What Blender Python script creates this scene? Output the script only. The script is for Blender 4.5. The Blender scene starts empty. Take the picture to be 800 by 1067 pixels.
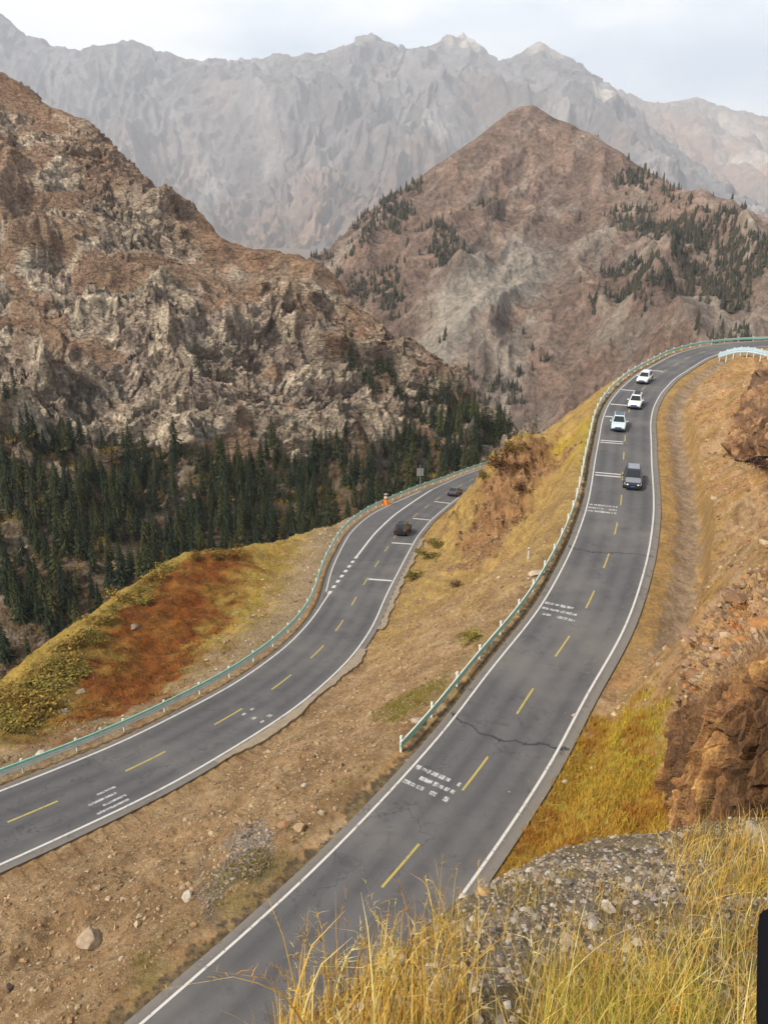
import bpy, bmesh, math, random
import numpy as np
from mathutils import Vector, Matrix
random.seed(7)
RNG = np.random.default_rng(11)
scene = bpy.context.scene
COL = scene.collection
R_ = math.radians

# ------------------------------------------------------------------ frame of reference
# metres, camera eye at the origin, looking along +Y
F = 800.0
PITCH = math.atan((533.5 - 235.0) / F)
CP, SP = math.cos(PITCH), math.sin(PITCH)

def ray(px, py):
    xc = (px - 400.0) / F; yc = (533.5 - py) / F
    return np.array([xc, CP + yc * SP, -SP + yc * CP])
def P(px, py, t):
    return ray(px, py) * t
def on_plane(px, py, pl):
    r = ray(px, py); t = pl[0] / (r[2] - pl[1] * r[0] - pl[2] * r[1]); return r * t
def project(V):
    V = np.asarray(V, float)
    d = V[..., 1] * CP - V[..., 2] * SP
    u = V[..., 1] * SP + V[..., 2] * CP
    return 400 + F * V[..., 0] / d, 533.5 - F * u / d, d
PL_UP = (-32.12, 0.0, 0.03786)          # gradient of the upper road
PL_LOW = (-30.46, -0.0074, -0.1426)     # gradient of the lower road

# ------------------------------------------------------------------ noise
_perm = np.random.default_rng(5).permutation(4096).astype(np.int32)
_grad = np.random.default_rng(6).normal(size=(4096, 3)).astype(np.float32)
_grad /= np.linalg.norm(_grad, axis=1)[:, None]
def _hash(i, j, k):
    return _perm[(_perm[(_perm[i & 4095] + j) & 4095] + k) & 4095]
def perlin(p):
    p = np.asarray(p, np.float32)
    f = np.floor(p); i = f.astype(np.int32); f = p - f
    w = f * f * f * (f * (f * 6 - 15) + 10)
    res = 0
    for dx in (0, 1):
        wx = w[:, 0] if dx else 1 - w[:, 0]
        for dy in (0, 1):
            wy = w[:, 1] if dy else 1 - w[:, 1]
            for dz in (0, 1):
                wz = w[:, 2] if dz else 1 - w[:, 2]
                g = _grad[_hash(i[:, 0] + dx, i[:, 1] + dy, i[:, 2] + dz)]
                d = g[:, 0] * (f[:, 0] - dx) + g[:, 1] * (f[:, 1] - dy) + g[:, 2] * (f[:, 2] - dz)
                res = res + d * (wx * wy * wz)
    return res * 1.5
def fbm(p, oct=5, gain=0.5, lac=2.03):
    p = np.asarray(p, np.float32); a = 1.0; s = 0; q = p
    for o in range(oct):
        s = s + a * perlin(q); a *= gain; q = q * lac + 17.3
    return s
def ridged(p, oct=5, gain=0.5, lac=2.03):
    p = np.asarray(p, np.float32); a = 1.0; s = 0; q = p; tot = 0; prev = 1.0
    for o in range(oct):
        n = 1 - np.abs(perlin(q)) * 1.6
        n = np.clip(n, 0, 1) ** 2
        s = s + a * n * prev; prev = np.clip(n * 1.3, 0, 1); tot += a; a *= gain; q = q * lac + 9.7
    return s / tot
def worley(p, jit=0.9):
    p = np.asarray(p, np.float32); b = np.floor(p).astype(np.int32)
    d1 = np.full(len(p), 9.0, np.float32); d2 = d1.copy(); cid = np.zeros(len(p), np.int32)
    for dx in (-1, 0, 1):
        for dy in (-1, 0, 1):
            for dz in (-1, 0, 1):
                c = b + np.array([dx, dy, dz], np.int32)
                h = _hash(c[:, 0], c[:, 1], c[:, 2])
                q = c + 0.5 + jit * 0.5 * _grad[h]
                d = np.sqrt(((p - q) ** 2).sum(1))
                n1 = d < d1
                d2 = np.where(n1, d1, np.minimum(d2, d)); cid = np.where(n1, h, cid); d1 = np.where(n1, d, d1)
    return d1, d2, cid
def facet(p, jit=0.9):
    """rock facets: each cell is a tilted plane"""
    p = np.asarray(p, np.float32); b = np.floor(p).astype(np.int32)
    d1 = np.full(len(p), 9.0, np.float32); d2 = d1.copy(); val = np.zeros(len(p), np.float32); cid = np.zeros(len(p), np.int32)
    for dx in (-1, 0, 1):
        for dy in (-1, 0, 1):
            for dz in (-1, 0, 1):
                c = b + np.array([dx, dy, dz], np.int32)
                h = _hash(c[:, 0], c[:, 1], c[:, 2]); r = p - (c + 0.5 + jit * 0.5 * _grad[h])
                d = np.sqrt((r ** 2).sum(1)); n1 = d < d1
                val = np.where(n1, (r * _grad[(h * 7 + 13) & 4095]).sum(1) * 1.3 + ((h & 255) / 255. - .5) * .7, val)
                d2 = np.where(n1, d1, np.minimum(d2, d)); cid = np.where(n1, h, cid); d1 = np.where(n1, d, d1)
    return val, d2 - d1, cid
def sstep(a, b, x):
    t = np.clip((x - a) / (b - a), 0, 1); return t * t * (3 - 2 * t)
def lerp(a, b, t):
    t = np.asarray(t)[..., None]; return a * (1 - t) + b * t

# ------------------------------------------------------------------ object helpers
def tag(o, label=None, cat=None, group=None, kind=None):
    if label: o['label'] = label
    if cat: o['category'] = cat
    if group: o['group'] = group
    if kind: o['kind'] = kind
    return o
def empty(name, loc=(0, 0, 0), rz=0.0):
    o = bpy.data.objects.new(name, None); COL.objects.link(o)
    o.location = loc; o.rotation_euler = (0, 0, rz); o.empty_display_size = 0.3
    return o
def mesh_obj(name, verts, faces, mats, parent=None, smooth=False, midx=None, cols=None):
    me = bpy.data.meshes.new(name)
    verts = np.asarray(verts, np.float32)
    if isinstance(faces, np.ndarray):
        nf, k = faces.shape
        me.vertices.add(len(verts)); me.vertices.foreach_set('co', verts.ravel())
        me.loops.add(nf * k); me.loops.foreach_set('vertex_index', faces.astype(np.int32).ravel())
        me.polygons.add(nf)
        me.polygons.foreach_set('loop_start', np.arange(0, nf * k, k, dtype=np.int32))
        me.polygons.foreach_set('loop_total', np.full(nf, k, np.int32))
    else:
        me.from_pydata([tuple(map(float, v)) for v in verts], [], faces)
    if not isinstance(mats, (list, tuple)): mats = [mats]
    for m in mats: me.materials.append(m)
    n = len(me.polygons)
    if midx is not None: me.polygons.foreach_set('material_index', np.asarray(midx, np.int32))
    me.polygons.foreach_set('use_smooth', np.full(n, bool(smooth)))
    me.update(calc_edges=True)
    if cols is not None:
        a = me.attributes.new('Col', 'FLOAT_COLOR', 'POINT')
        c = np.ones((len(verts), 4), np.float32); c[:, :cols.shape[1]] = cols
        a.data.foreach_set('color', c.ravel())
    me.validate()
    o = bpy.data.objects.new(name, me); COL.objects.link(o)
    if parent: o.parent = parent
    return o
def grid_faces(nu, nv):
    i = np.arange(nu * nv, dtype=np.int32).reshape(nu, nv)
    return np.stack([i[:-1, :-1], i[1:, :-1], i[1:, 1:], i[:-1, 1:]], -1).reshape(-1, 4)

class MB:
    """collects shapes and links them as one mesh object"""
    def __init__(s): s.v = []; s.f = []
    def add(s, v, f):
        b = len(s.v); s.v += [tuple(map(float, x)) for x in v]; s.f += [tuple(i + b for i in q) for q in f]; return s
    def box(s, c, d, rz=0.0, taper=1.0):
        x, y, z = [q / 2 for q in d]; cs, sn = math.cos(rz), math.sin(rz); v = []
        for k in (-1, 1):
            tp = taper if k > 0 else 1.0
            for i, j in ((-1, -1), (1, -1), (1, 1), (-1, 1)):
                a, b = i * x * tp, j * y * tp
                v.append((c[0] + a * cs - b * sn, c[1] + a * sn + b * cs, c[2] + k * z))
        return s.add(v, [(3, 2, 1, 0), (4, 5, 6, 7), (0, 1, 5, 4), (1, 2, 6, 5), (2, 3, 7, 6), (3, 0, 4, 7)])
    def tube(s, pts, rad, n=8, cap=True):
        pts = [Vector(p) for p in pts]
        if not isinstance(rad, (list, tuple)): rad = [rad] * len(pts)
        v = []; f = []
        for k, p in enumerate(pts):
            d = (pts[min(k + 1, len(pts) - 1)] - pts[max(k - 1, 0)]).normalized()
            a = d.orthogonal().normalized() if abs(d.z) < 0.95 else Vector((1, 0, 0))
            a = (a - d * a.dot(d)).normalized(); b = d.cross(a)
            for j in range(n):
                t = 2 * math.pi * j / n
                v.append(p + (a * math.cos(t) + b * math.sin(t)) * rad[k])
        for k in range(len(pts) - 1):
            for j in range(n):
                f.append((k * n + j, k * n + (j + 1) % n, (k + 1) * n + (j + 1) % n, (k + 1) * n + j))
        if cap:
            f.append(tuple(reversed(range(n)))); f.append(tuple((len(pts) - 1) * n + j for j in range(n)))
        return s.add(v, f)
    def cyl(s, c, r, w, axis='x', n=20, r2=None):
        d = Vector((1, 0, 0)) if axis == 'x' else Vector((0, 1, 0)) if axis == 'y' else Vector((0, 0, 1))
        c = Vector(c); return s.tube([c - d * w / 2, c + d * w / 2], [r, r2 if r2 else r], n)
    def build(s, name, mat, parent=None, smooth=False):
        return mesh_obj(name, np.array(s.v), s.f, mat, parent, smooth)

# ------------------------------------------------------------------ materials
def nodes_of(name):
    m = bpy.data.materials.new(name); m.use_nodes = True
    nt = m.node_tree; b = nt.nodes['Principled BSDF']; return m, nt, b
def N(nt, t, **kw):
    n = nt.nodes.new(t)
    for k, v in kw.items():
        if k in n.inputs.keys() if isinstance(k, str) else False: n.inputs[k].default_value = v
        else: setattr(n, k, v)
    return n
def noise_node(nt, vec, scale, detail=6, rough=0.6, dist=0.0):
    n = nt.nodes.new('ShaderNodeTexNoise'); n.inputs['Scale'].default_value = scale
    n.inputs['Detail'].default_value = detail; n.inputs['Roughness'].default_value = rough
    n.inputs['Distortion'].default_value = dist
    nt.links.new(vec, n.inputs['Vector']); return n.outputs['Fac']
def maprange(nt, v, a, b, c, d):
    n = nt.nodes.new('ShaderNodeMapRange'); n.inputs[1].default_value = a; n.inputs[2].default_value = b
    n.inputs[3].default_value = c; n.inputs[4].default_value = d; nt.links.new(v, n.inputs[0]); return n.outputs[0]
def mixcol(nt, fac, a, b, mode='MIX'):
    n = nt.nodes.new('ShaderNodeMix'); n.data_type = 'RGBA'; n.blend_type = mode
    for s, v in ((0, fac), (6, a), (7, b)):
        if hasattr(v, 'is_output') or isinstance(v, bpy.types.NodeSocket): nt.links.new(v, n.inputs[s])
        else: n.inputs[s].default_value = v if s == 0 else (*v, 1) if len(v) == 3 else v
    return n.outputs[2]
def math_node(nt, op, a, b=0.0):
    n = nt.nodes.new('ShaderNodeMath'); n.operation = op
    for s, v in ((0, a), (1, b)):
        if isinstance(v, bpy.types.NodeSocket): nt.links.new(v, n.inputs[s])
        else: n.inputs[s].default_value = v
    return n.outputs[0]
def bump(nt, b, h, dist, strength=1.0, prev=None):
    n = nt.nodes.new('ShaderNodeBump'); n.inputs['Distance'].default_value = dist; n.inputs['Strength'].default_value = strength
    nt.links.new(h, n.inputs['Height'])
    if prev: nt.links.new(prev, n.inputs['Normal'])
    if b: nt.links.new(n.outputs[0], b.inputs['Normal'])
    return n.outputs[0]
def objcoord(nt):
    return nt.nodes.new('ShaderNodeTexCoord').outputs['Object']

def mat_attr(name, layers, bumps, rough=0.95, cracks=(), stretch=None, bstretch=None):
    """colour from the surface's own colour attribute, broken up by noises: layers = (scale, low, high)"""
    m, nt, b = nodes_of(name)
    c = nt.nodes.new('ShaderNodeAttribute'); c.attribute_name = 'Col'; col = c.outputs['Color']
    v = objcoord(nt)
    for sc, lo, hi in layers:
        f = maprange(nt, noise_node(nt, v, sc, 8, 0.65), 0.3, 0.7, lo, hi)
        g = nt.nodes.new('ShaderNodeCombineColor')
        for i in range(3): nt.links.new(f, g.inputs[i])
        col = mixcol(nt, 1.0, col, g.outputs[0], 'MULTIPLY')
    nt.links.new(col, b.inputs['Base Color']); b.inputs['Roughness'].default_value = rough
    b.inputs['Specular IOR Level'].default_value = 0.15
    prev = None; vc = v
    if stretch:
        mp = nt.nodes.new('ShaderNodeMapping'); mp.inputs['Rotation'].default_value = stretch[0]; mp.inputs['Scale'].default_value = stretch[1]
        nt.links.new(v, mp.inputs[0]); vc = mp.outputs[0]
    for sc, dist in cracks:          # jointed rock: edges between blocks
        w = nt.nodes.new('ShaderNodeTexNoise'); w.inputs['Scale'].default_value = sc * 1.5; w.inputs['Detail'].default_value = 4; nt.links.new(vc, w.inputs['Vector'])
        va = nt.nodes.new('ShaderNodeVectorMath'); va.operation = 'MULTIPLY_ADD'; nt.links.new(w.outputs['Color'], va.inputs[0]); va.inputs[1].default_value = (.7 / sc,) * 3; nt.links.new(vc, va.inputs[2])
        vo = nt.nodes.new('ShaderNodeTexVoronoi'); vo.feature = 'DISTANCE_TO_EDGE'; vo.inputs['Scale'].default_value = sc; nt.links.new(va.outputs[0], vo.inputs['Vector'])
        prev = bump(nt, None, maprange(nt, vo.outputs['Distance'], 0, .22, 0, 1), dist, 1.0, prev)
    if bstretch:
        mp = nt.nodes.new('ShaderNodeMapping'); mp.inputs['Scale'].default_value = bstretch; nt.links.new(v, mp.inputs[0]); v = mp.outputs[0]
    for sc, dist, st in bumps:
        prev = bump(nt, None, noise_node(nt, v, sc, 8, 0.7), dist, st, prev)
    if prev: nt.links.new(prev, b.inputs['Normal'])
    return m
def mat_plain(name, col, rough=0.6, metal=0.0, spec=0.5, var=0.12, scale=3.0, bmp=None, coat=0.0):
    m, nt, b = nodes_of(name)
    v = objcoord(nt); f = noise_node(nt, v, scale, 5, 0.6)
    lo = [c * (1 - var) for c in col]; hi = [min(1, c * (1 + var)) for c in col]
    nt.links.new(mixcol(nt, f, lo, hi), b.inputs['Base Color'])
    b.inputs['Roughness'].default_value = rough; b.inputs['Metallic'].default_value = metal
    b.inputs['Specular IOR Level'].default_value = spec
    if coat: b.inputs['Coat Weight'].default_value = coat; b.inputs['Coat Roughness'].default_value = 0.05
    if bmp: bump(nt, b, noise_node(nt, v, bmp[0], 6, 0.65), bmp[1])
    return m

M = {}
M['terrain'] = mat_attr('soil_and_grass', [(0.35, 0.75, 1.2), (3.0, 0.7, 1.25), (14.0, 0.65, 1.3)], [(1.2, 0.35, 0.9), (6.0, 0.14, 1.0)])
M['rock'] = mat_attr('mountain_rock', [(0.02, 0.85, 1.2), (0.12, 0.7, 1.3), (0.6, 0.5, 1.5)], [(0.12, 3.5, 0.7), (0.5, 1.8, 1.0)], cracks=[(.13, 1.5), (.36, .8)], stretch=((0, .65, .3), (.55, 1, 1.3)))
M['midrock'] = mat_attr('scree_mountain', [(0.008, 0.85, 1.15), (0.04, 0.75, 1.25), (0.16, 0.7, 1.3)], [(0.03, 7.0, 0.7), (0.12, 4.5, 1.0)], cracks=[(.05, 2.0)], stretch=((0, -.7, 0), (1.2, 1, .5)))
M['farrock'] = mat_attr('far_mountain', [(0.0007, 0.85, 1.15), (0.0033, 0.75, 1.25), (0.013, 0.7, 1.35)], [(0.0033, 50.0, 0.7), (0.011, 30.0, 1.0)])
M['outcrop'] = mat_attr('outcrop_rock', [(0.5, 0.75, 1.25), (3.0, 0.65, 1.3), (12.0, 0.65, 1.35)], [(2.2, 0.22, 0.9), (9.0, 0.07, 1.0)], bstretch=(1, 1, .22))
M['stone'] = mat_attr('loose_stone', [(4.0, 0.7, 1.25), (25.0, 0.75, 1.25)], [(12.0, 0.02, 0.8)], 0.9)
M['grass'] = mat_attr('dry_grass', [(2.0, 0.75, 1.2)], [], 0.8)
M['leaf'] = mat_attr('needles', [(0.5, 0.7, 1.3)], [], 0.8)
M['bark'] = mat_plain('bark', (0.07, 0.05, 0.035), 0.95, var=0.3, scale=5)
M['concrete'] = mat_plain('concrete', (0.30, 0.24, 0.17), 0.9, var=0.4, scale=2.0, bmp=(9, 0.02), spec=0.2)

def asphalt():
    m, nt, b = nodes_of('asphalt'); v = objcoord(nt)
    at = nt.nodes.new('ShaderNodeAttribute'); at.attribute_name = 'Col'
    sp = nt.nodes.new('ShaderNodeSeparateColor'); nt.links.new(at.outputs['Color'], sp.inputs[0])
    f1 = noise_node(nt, v, 0.25, 5, 0.6); f2 = noise_node(nt, v, 30.0, 4, 0.7); f3 = noise_node(nt, v, 1.4, 6, 0.65)
    base = mixcol(nt, f1, (0.098, 0.093, 0.095), (0.135, 0.128, 0.128))
    base = mixcol(nt, maprange(nt, f3, 0.35, 0.7, 0.0, 0.35), base, (0.080, 0.077, 0.080))
    base = mixcol(nt, maprange(nt, f2, 0.5, 0.75, 0, 0.5), base, (0.15, 0.145, 0.14))
    base = mixcol(nt, sp.outputs[0], base, (0.21, 0.185, 0.155))        # dust on the shoulders
    base = mixcol(nt, sp.outputs[1], base, (0.058, 0.056, 0.060))        # tyre-polished tracks
    f4 = noise_node(nt, v, 0.7, 9, 0.75, 1.0); base = mixcol(nt, maprange(nt, f4, .54, .64, 0, .6), base, (0.060, 0.057, 0.058))
    f5 = noise_node(nt, v, 0.11, 5, 0.6); base = mixcol(nt, maprange(nt, f5, .48, .66, 0, .6), base, (0.18, 0.165, 0.15))
    vo = nt.nodes.new('ShaderNodeTexVoronoi'); vo.feature = 'DISTANCE_TO_EDGE'; vo.inputs['Scale'].default_value = .22; wv = nt.nodes.new('ShaderNodeVectorMath'); wv.operation = 'MULTIPLY_ADD'
    wn = nt.nodes.new('ShaderNodeTexNoise'); wn.inputs['Scale'].default_value = .9; wn.inputs['Detail'].default_value = 6; nt.links.new(v, wn.inputs['Vector']); nt.links.new(wn.outputs['Color'], wv.inputs[0]); wv.inputs[1].default_value = (3, 3, 3); nt.links.new(v, wv.inputs[2]); nt.links.new(wv.outputs[0], vo.inputs['Vector'])
    base = mixcol(nt, math_node(nt, 'MULTIPLY', maprange(nt, vo.outputs['Distance'], .004, .012, .55, 0), maprange(nt, f1, .45, .6, 0, 1)), base, (0.045, 0.043, 0.044))
    nt.links.new(base, b.inputs['Base Color']); b.inputs['Roughness'].default_value = 0.85
    b.inputs['Specular IOR Level'].default_value = 0.3
    bump(nt, b, f2, 0.01, 0.6)
    return m
M['asphalt'] = asphalt()
def worn_paint(name, col, thr=0.42, sc=3.0):
    m, nt, b = nodes_of(name); v = objcoord(nt)
    f = noise_node(nt, v, sc, 8, 0.75); g = maprange(nt, f, thr - 0.06, thr + 0.06, 0, 1)
    nt.links.new(mixcol(nt, g, (0.16, 0.155, 0.15), col), b.inputs['Base Color']); b.inputs['Roughness'].default_value = 0.7
    return m
M['white_paint'] = worn_paint('white_road_paint', (0.58, 0.55, 0.51), 0.385)
M['yellow_paint'] = worn_paint('yellow_road_paint', (0.42, 0.33, 0.075), 0.40)
M['worn_white'] = worn_paint('worn_rumble_paint', (0.48, 0.47, 0.45), 0.49, 4.0)
M['tar'] = mat_plain('tar_seal', (0.035, 0.034, 0.036), 0.7, var=0.3)
M['rail_green'] = mat_plain('green_rail_paint', (0.30, 0.60, 0.49), 0.5, var=0.25, scale=1.2)
M['rail_pale'] = mat_plain('pale_rail_paint', (0.64, 0.68, 0.60), 0.5, var=0.2, scale=1.2)
M['rail_blue'] = mat_plain('pale_blue_rail_paint', (0.42, 0.55, 0.62), 0.5, var=0.2)

# ------------------------------------------------------------------ roads as curves in the ground
def smooth_line(pts, step=1.0, it=40):
    pts = np.asarray(pts, float)
    d = np.r_[0, np.cumsum(np.linalg.norm(np.diff(pts[:, :2], axis=0), axis=1))]
    n = int(d[-1] / step) + 1; q = np.linspace(0, d[-1], n)
    o = np.stack([np.interp(q, d, pts[:, i]) for i in range(3)], 1)
    for _ in range(it):
        o[1:-1] = 0.25 * o[:-2] + 0.5 * o[1:-1] + 0.25 * o[2:]
    return o
def normals2(c):
    t = np.gradient(c[:, :2], axis=0); t /= np.linalg.norm(t, axis=1)[:, None]
    return np.stack([t[:, 1], -t[:, 0]], 1)      # to the right of travel
def offset(c, off, dz=0.0):
    o = c.copy(); o[:, :2] += normals2(c) * np.asarray(off)[..., None] if np.ndim(off) else normals2(c) * off
    o[:, 2] += dz; return o
def zup(x, y): return PL_UP[0] + PL_UP[1] * x + PL_UP[2] * y
def zlow(x, y): return PL_LOW[0] + PL_LOW[1] * x + PL_LOW[2] * y
Lup = [(147,1067),(250,978),(330,905),(400,832),(465,760),(507,702),(557,642),(575,613),(596,572),(605,548),(612,527),(617,500),(619.5,480),(624,457),(627,438),(633,422),(644,407),(662,391),(682,380),(700,370),(717,364.5),(735,360)]
pu = [on_plane(a, b, PL_UP) for a, b in Lup]
pu = [np.array([-22., 9., zup(-22, 9)]), np.array([-16., 15.8, zup(0, 15.8)])] + pu + [np.array([x, y, zup(x, y)]) for x, y in ((82, 180.5), (92, 182.5), (105, 182), (120, 178), (140, 170))]
UP = smooth_line(pu, 1.0, 14)                   # left edge line of the upper road, towards the bend
Llow = [(0,825),(50,805),(125,775),(200,737),(250,710),(300,673),(325,646),(345,615),(370,582),(390,556),(410,537),(430,523),(450,510),(480,496),(508,486)]
pl = [on_plane(a, b, PL_LOW) for a, b in Llow]
pl = [np.array([x, y, zlow(x, y)]) for x, y in ((-62, 10), (-52, 18), (-40, 29), (-33, 36))] + pl + [np.array([x, y, zlow(x, y)]) for x, y in ((36, 200), (48, 213), (62, 224))]
LOW = smooth_line(pl, 1.0, 14)
W = 7.0
RAILU = smooth_line(offset(UP, -1.25), 1.0, 4)
# lower road widens on its outer side at the bend
we = np.array([on_plane(a, b, PL_LOW) for a, b in ((325,650),(338,622),(343,595),(360,560),(380,540),(400,529),(420,520),(440,511),(455,506))])
ex = np.zeros(len(LOW)); nl = normals2(LOW)
for q in we:
    d = (q[:2] - LOW[:, :2]); k = np.argmin((d ** 2).sum(1)); v = -(d[k] @ nl[k]); ex[k] = max(ex[k], v)
kk = np.nonzero(ex > 0.05)[0]
exw = np.interp(np.arange(len(LOW)), np.r_[kk[0] - 8, kk, kk[-1] + 10], np.r_[0, ex[kk], 0])
for _ in range(30): exw[1:-1] = 0.25 * exw[:-2] + 0.5 * exw[1:-1] + 0.25 * exw[2:]
LEFTLOW = smooth_line(offset(LOW, -exw), 1.0, 4)
RAILL = smooth_line(offset(LEFTLOW, -1.1), 1.0, 4)

def road_dist(X, Y, C):
    """signed offset (right +) from polyline C, height of C there, index"""
    sh = X.shape; p = np.stack([X.ravel(), Y.ravel()], 1).astype(np.float32)
    c = C[:, :2].astype(np.float32); n = normals2(C).astype(np.float32)
    off = np.empty(len(p), np.float32); idx = np.empty(len(p), np.int32); dist = np.empty(len(p), np.float32)
    for s in range(0, len(p), 60000):
        q = p[s:s + 60000]
        d2 = (q ** 2).sum(1)[:, None] - 2 * q @ c.T + (c ** 2).sum(1)[None]
        k = d2.argmin(1); idx[s:s + 60000] = k; dist[s:s + 60000] = np.sqrt(np.maximum(d2[np.arange(len(q)), k], 0))
        off[s:s + 60000] = ((q - c[k]) * n[k]).sum(1)
    # beyond an end of the curve the signed offset is not trusted
    off = np.where(dist > np.abs(off) * 1.5 + 1.5, np.sign(off) * 99, off)
    return off.reshape(sh), C[idx, 2].reshape(sh), idx.reshape(sh)

# ------------------------------------------------------------------ ground: control points -> one sheet
ctl = []
for c, offs in ((UP, (-1.9, 2.0, 5.0, 9.0)), (LOW, (None, 1.0, 4.0, 8.6))):
    for o in offs:
        cc = offset(LEFTLOW, -1.7) if o is None else offset(c, o)
        ctl += list(cc[::5])
ctl = [np.array(q) for q in ctl]
def cp(*pts): ctl.extend(P(*q) for q in pts)
def cw(*pts): ctl.extend(np.array(q, float) for q in pts)
# right-hand hillside above the upper road
cp((800,395,100),(800,480,76),(800,560,57),(720,640,53),(700,560,69),(740,450,99),(760,400,122),(690,700,47.5),(650,720,50.5),
   (742,372,160),(800,376,150),(770,374,154),(860,395,100),(880,480,74),(880,560,55),(760,520,72),(760,600,53),(720,480,98),(722,430,120),(735,395,140),
   (800,620,46),(880,640,44),(960,560,60),(960,420,95),(900,385,140))
# verge strip where the drainage channel runs
# grassy bank beside the road, below the outcrop
cp((700,860,33),(620,870,36),(700,740,43),(620,762,46.5),(660,800,41),(560,880,36.5),(580,830,40.5),(720,800,36),(660,880,33.5))
cw((16,24,-22),(20,22,-21),(28,20,-19),(40,15,-15),(14,20,-24),(60,30,-14),(60,60,-15),(90,110,-14),(110,140,-17),(45,45,-17))
# foreground knoll
cp((300,1067,4.7),(330,1020,5.2),(400,985,6.2),(460,950,7.6),(500,917,9),(540,902,10),(620,892,11),(720,872,12),(800,852,13),(900,840,14),
   (400,1067,4.3),(500,1067,4.05),(600,1067,3.9),(700,1067,3.8),(800,1067,3.7),(950,1067,3.6),(460,1020,5.1),(560,980,6.1),(660,960,6.8),(780,950,6.9),(620,920,9),(740,905,9.6),(900,950,6.9))
cw((0,0,-1.62),(1.5,0.3,-1.6),(3,1,-1.9),(-1.0,1.2,-2.3),(-2,0,-2.4),(-1.6,3,-5),(8,6,-5),(14,9,-6.5),(5,0,-1.6))
# beyond its lip the knoll breaks off steeply
cw((-1.5,5.4,-9.5),(0.1,7.6,-10.5),(0.8,9.4,-11.5),(1.8,11.6,-12.8),(3.2,12.6,-13.4),(5,13.2,-13.8),(7.5,13.6,-13.6),(10,14.2,-13.5),
   (-4,9,-20),(-2.5,11.5,-21),(0,14,-22),(3,16.5,-22.5),(6,17.5,-22),(9,18,-20.5),(-8,8,-26),(-5,13,-28),(-2,17,-29),(2.5,22,-28.5),(6,22,-25.5),(10,21.5,-23))
# slope between the two roads
cp((0,1067,34),(60,1000,37))
cw((-40,10,-34),(-30,16,-33.4))
# knob of soil standing between the roads
KN = [(540,456,123,0),(562,455,125,0),(520,470,121,0),(585,470,122,0),(508,490,119,0),(500,520,116,0),(545,500,113,0),(520,545,108,0),(560,540,106,0),(490,575,104,0),
      (600,440,131,0),(592,452,130,0),(612,425,142,0),(525,600,92,0),(575,500,116,0)]
cp(*[q[:3] for q in KN])
cp((450,640,84),(480,590,97),(440,600,103),(470,545,117),(500,505,139),(470,545,118))
cw((24,150,-44),(36,150,-36),(30,165,-50),(45,165,-40),(55,175,-38),(60,190,-46),(80,195,-40),(100,198,-40))
# spur outside the lower road: hollow, then the brow over the valley
brow = [(0,722,71),(50,678,80),(100,643,89),(150,607,100),(190,581,109),(225,573,112),(260,573,114),(300,562,119),(340,549,126),(370,537,134),(400,523,142)]
cp(*brow)
cp((150,690,80),(90,730,70),(200,640,93),(240,605,102),(120,700,76),(170,650,89),(290,600,107),(320,580,114),(40,745,66),(0,775,60))
for a in (-80, -160): cp((a, 790, 64),(a, 860, 52))
for px, py, t in brow + [(-80,765,66),(-200,830,58)]:
    q = P(px, py, t); h = np.array([q[0], q[1], 0]); h /= np.linalg.norm(h)
    h = h + np.array([-0.35, 0, 0])
    ctl.append(q + h * 7 + np.array([0, 0, -4.5])); ctl.append(q + h * 18 + np.array([0, 0, -17])); ctl.append(q + h * 42 + np.array([0, 0, -44])); ctl.append(q + h * 85 + np.array([0, 0, -75]))
for c in offset(RAILL, -6)[150:220:10]: ctl.append(c + np.array([0, 0, -6]))
for c in offset(RAILL, -16)[150:240:10]: ctl.append(c + np.array([0, 0, -18]))
for c in offset(RAILL, -40)[150:240:12]: ctl.append(c + np.array([0, 0, -45]))
for c in offset(RAILU, -9)[205:260:10]: ctl.append(c + np.array([0, 0, -9]))
for c in offset(RAILU, -30)[205:260:10]: ctl.append(c + np.array([0, 0, -32]))
cw((40,270,-110),(90,270,-105),(140,260,-90),(0,240,-110),(-60,230,-125),(-140,160,-125),(-200,100,-110))
ctl = np.array(ctl)
# merge near-duplicates
keep = []; seen = set()
for i, q in enumerate(ctl):
    k = (round(q[0] / 0.6), round(q[1] / 0.6))
    if k in seen: continue
    seen.add(k); keep.append(i)
ctl = ctl[keep]
def solve_rbf(c, z, soft=1.5, lam=1e-3):
    n = len(c); sc = 1.0
    d = np.sqrt(((c[:, None] - c[None]) ** 2).sum(2) + soft ** 2)
    A = np.zeros((n + 3, n + 3)); A[:n, :n] = -d + 0; A[:n, :n] += np.eye(n) * lam
    A[:n, n] = 1; A[:n, n + 1:] = c; A[n:, :n] = A[:n, n:].T
    s = np.linalg.solve(A, np.r_[z, 0, 0, 0]); return s
SOFT = 1.2
sol = solve_rbf(ctl[:, :2], ctl[:, 2], SOFT, 0.25)
NA, NR = 660, 1180
az = np.radians(np.linspace(-50, 50, NA)); rr = 0.9 * np.exp(np.linspace(0, math.log(330 / 0.9), NR))
RR, AA = np.meshgrid(rr, az, indexing='ij')
GX = (RR * np.sin(AA)); GY = (RR * np.cos(AA))
def rbf_eval(x, y):
    p = np.stack([x.ravel(), y.ravel()], 1); c = ctl[:, :2]; w = sol[:len(c)]; out = np.empty(len(p), np.float32)
    for s in range(0, len(p), 40000):
        q = p[s:s + 40000]
        d2 = (q ** 2).sum(1)[:, None] - 2 * q @ c.T + (c ** 2).sum(1)[None]
        out[s:s + 40000] = -np.sqrt(np.maximum(d2, 0) + SOFT ** 2) @ w
    return (out + sol[-3] + p @ sol[-2:]).reshape(x.shape)
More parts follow.
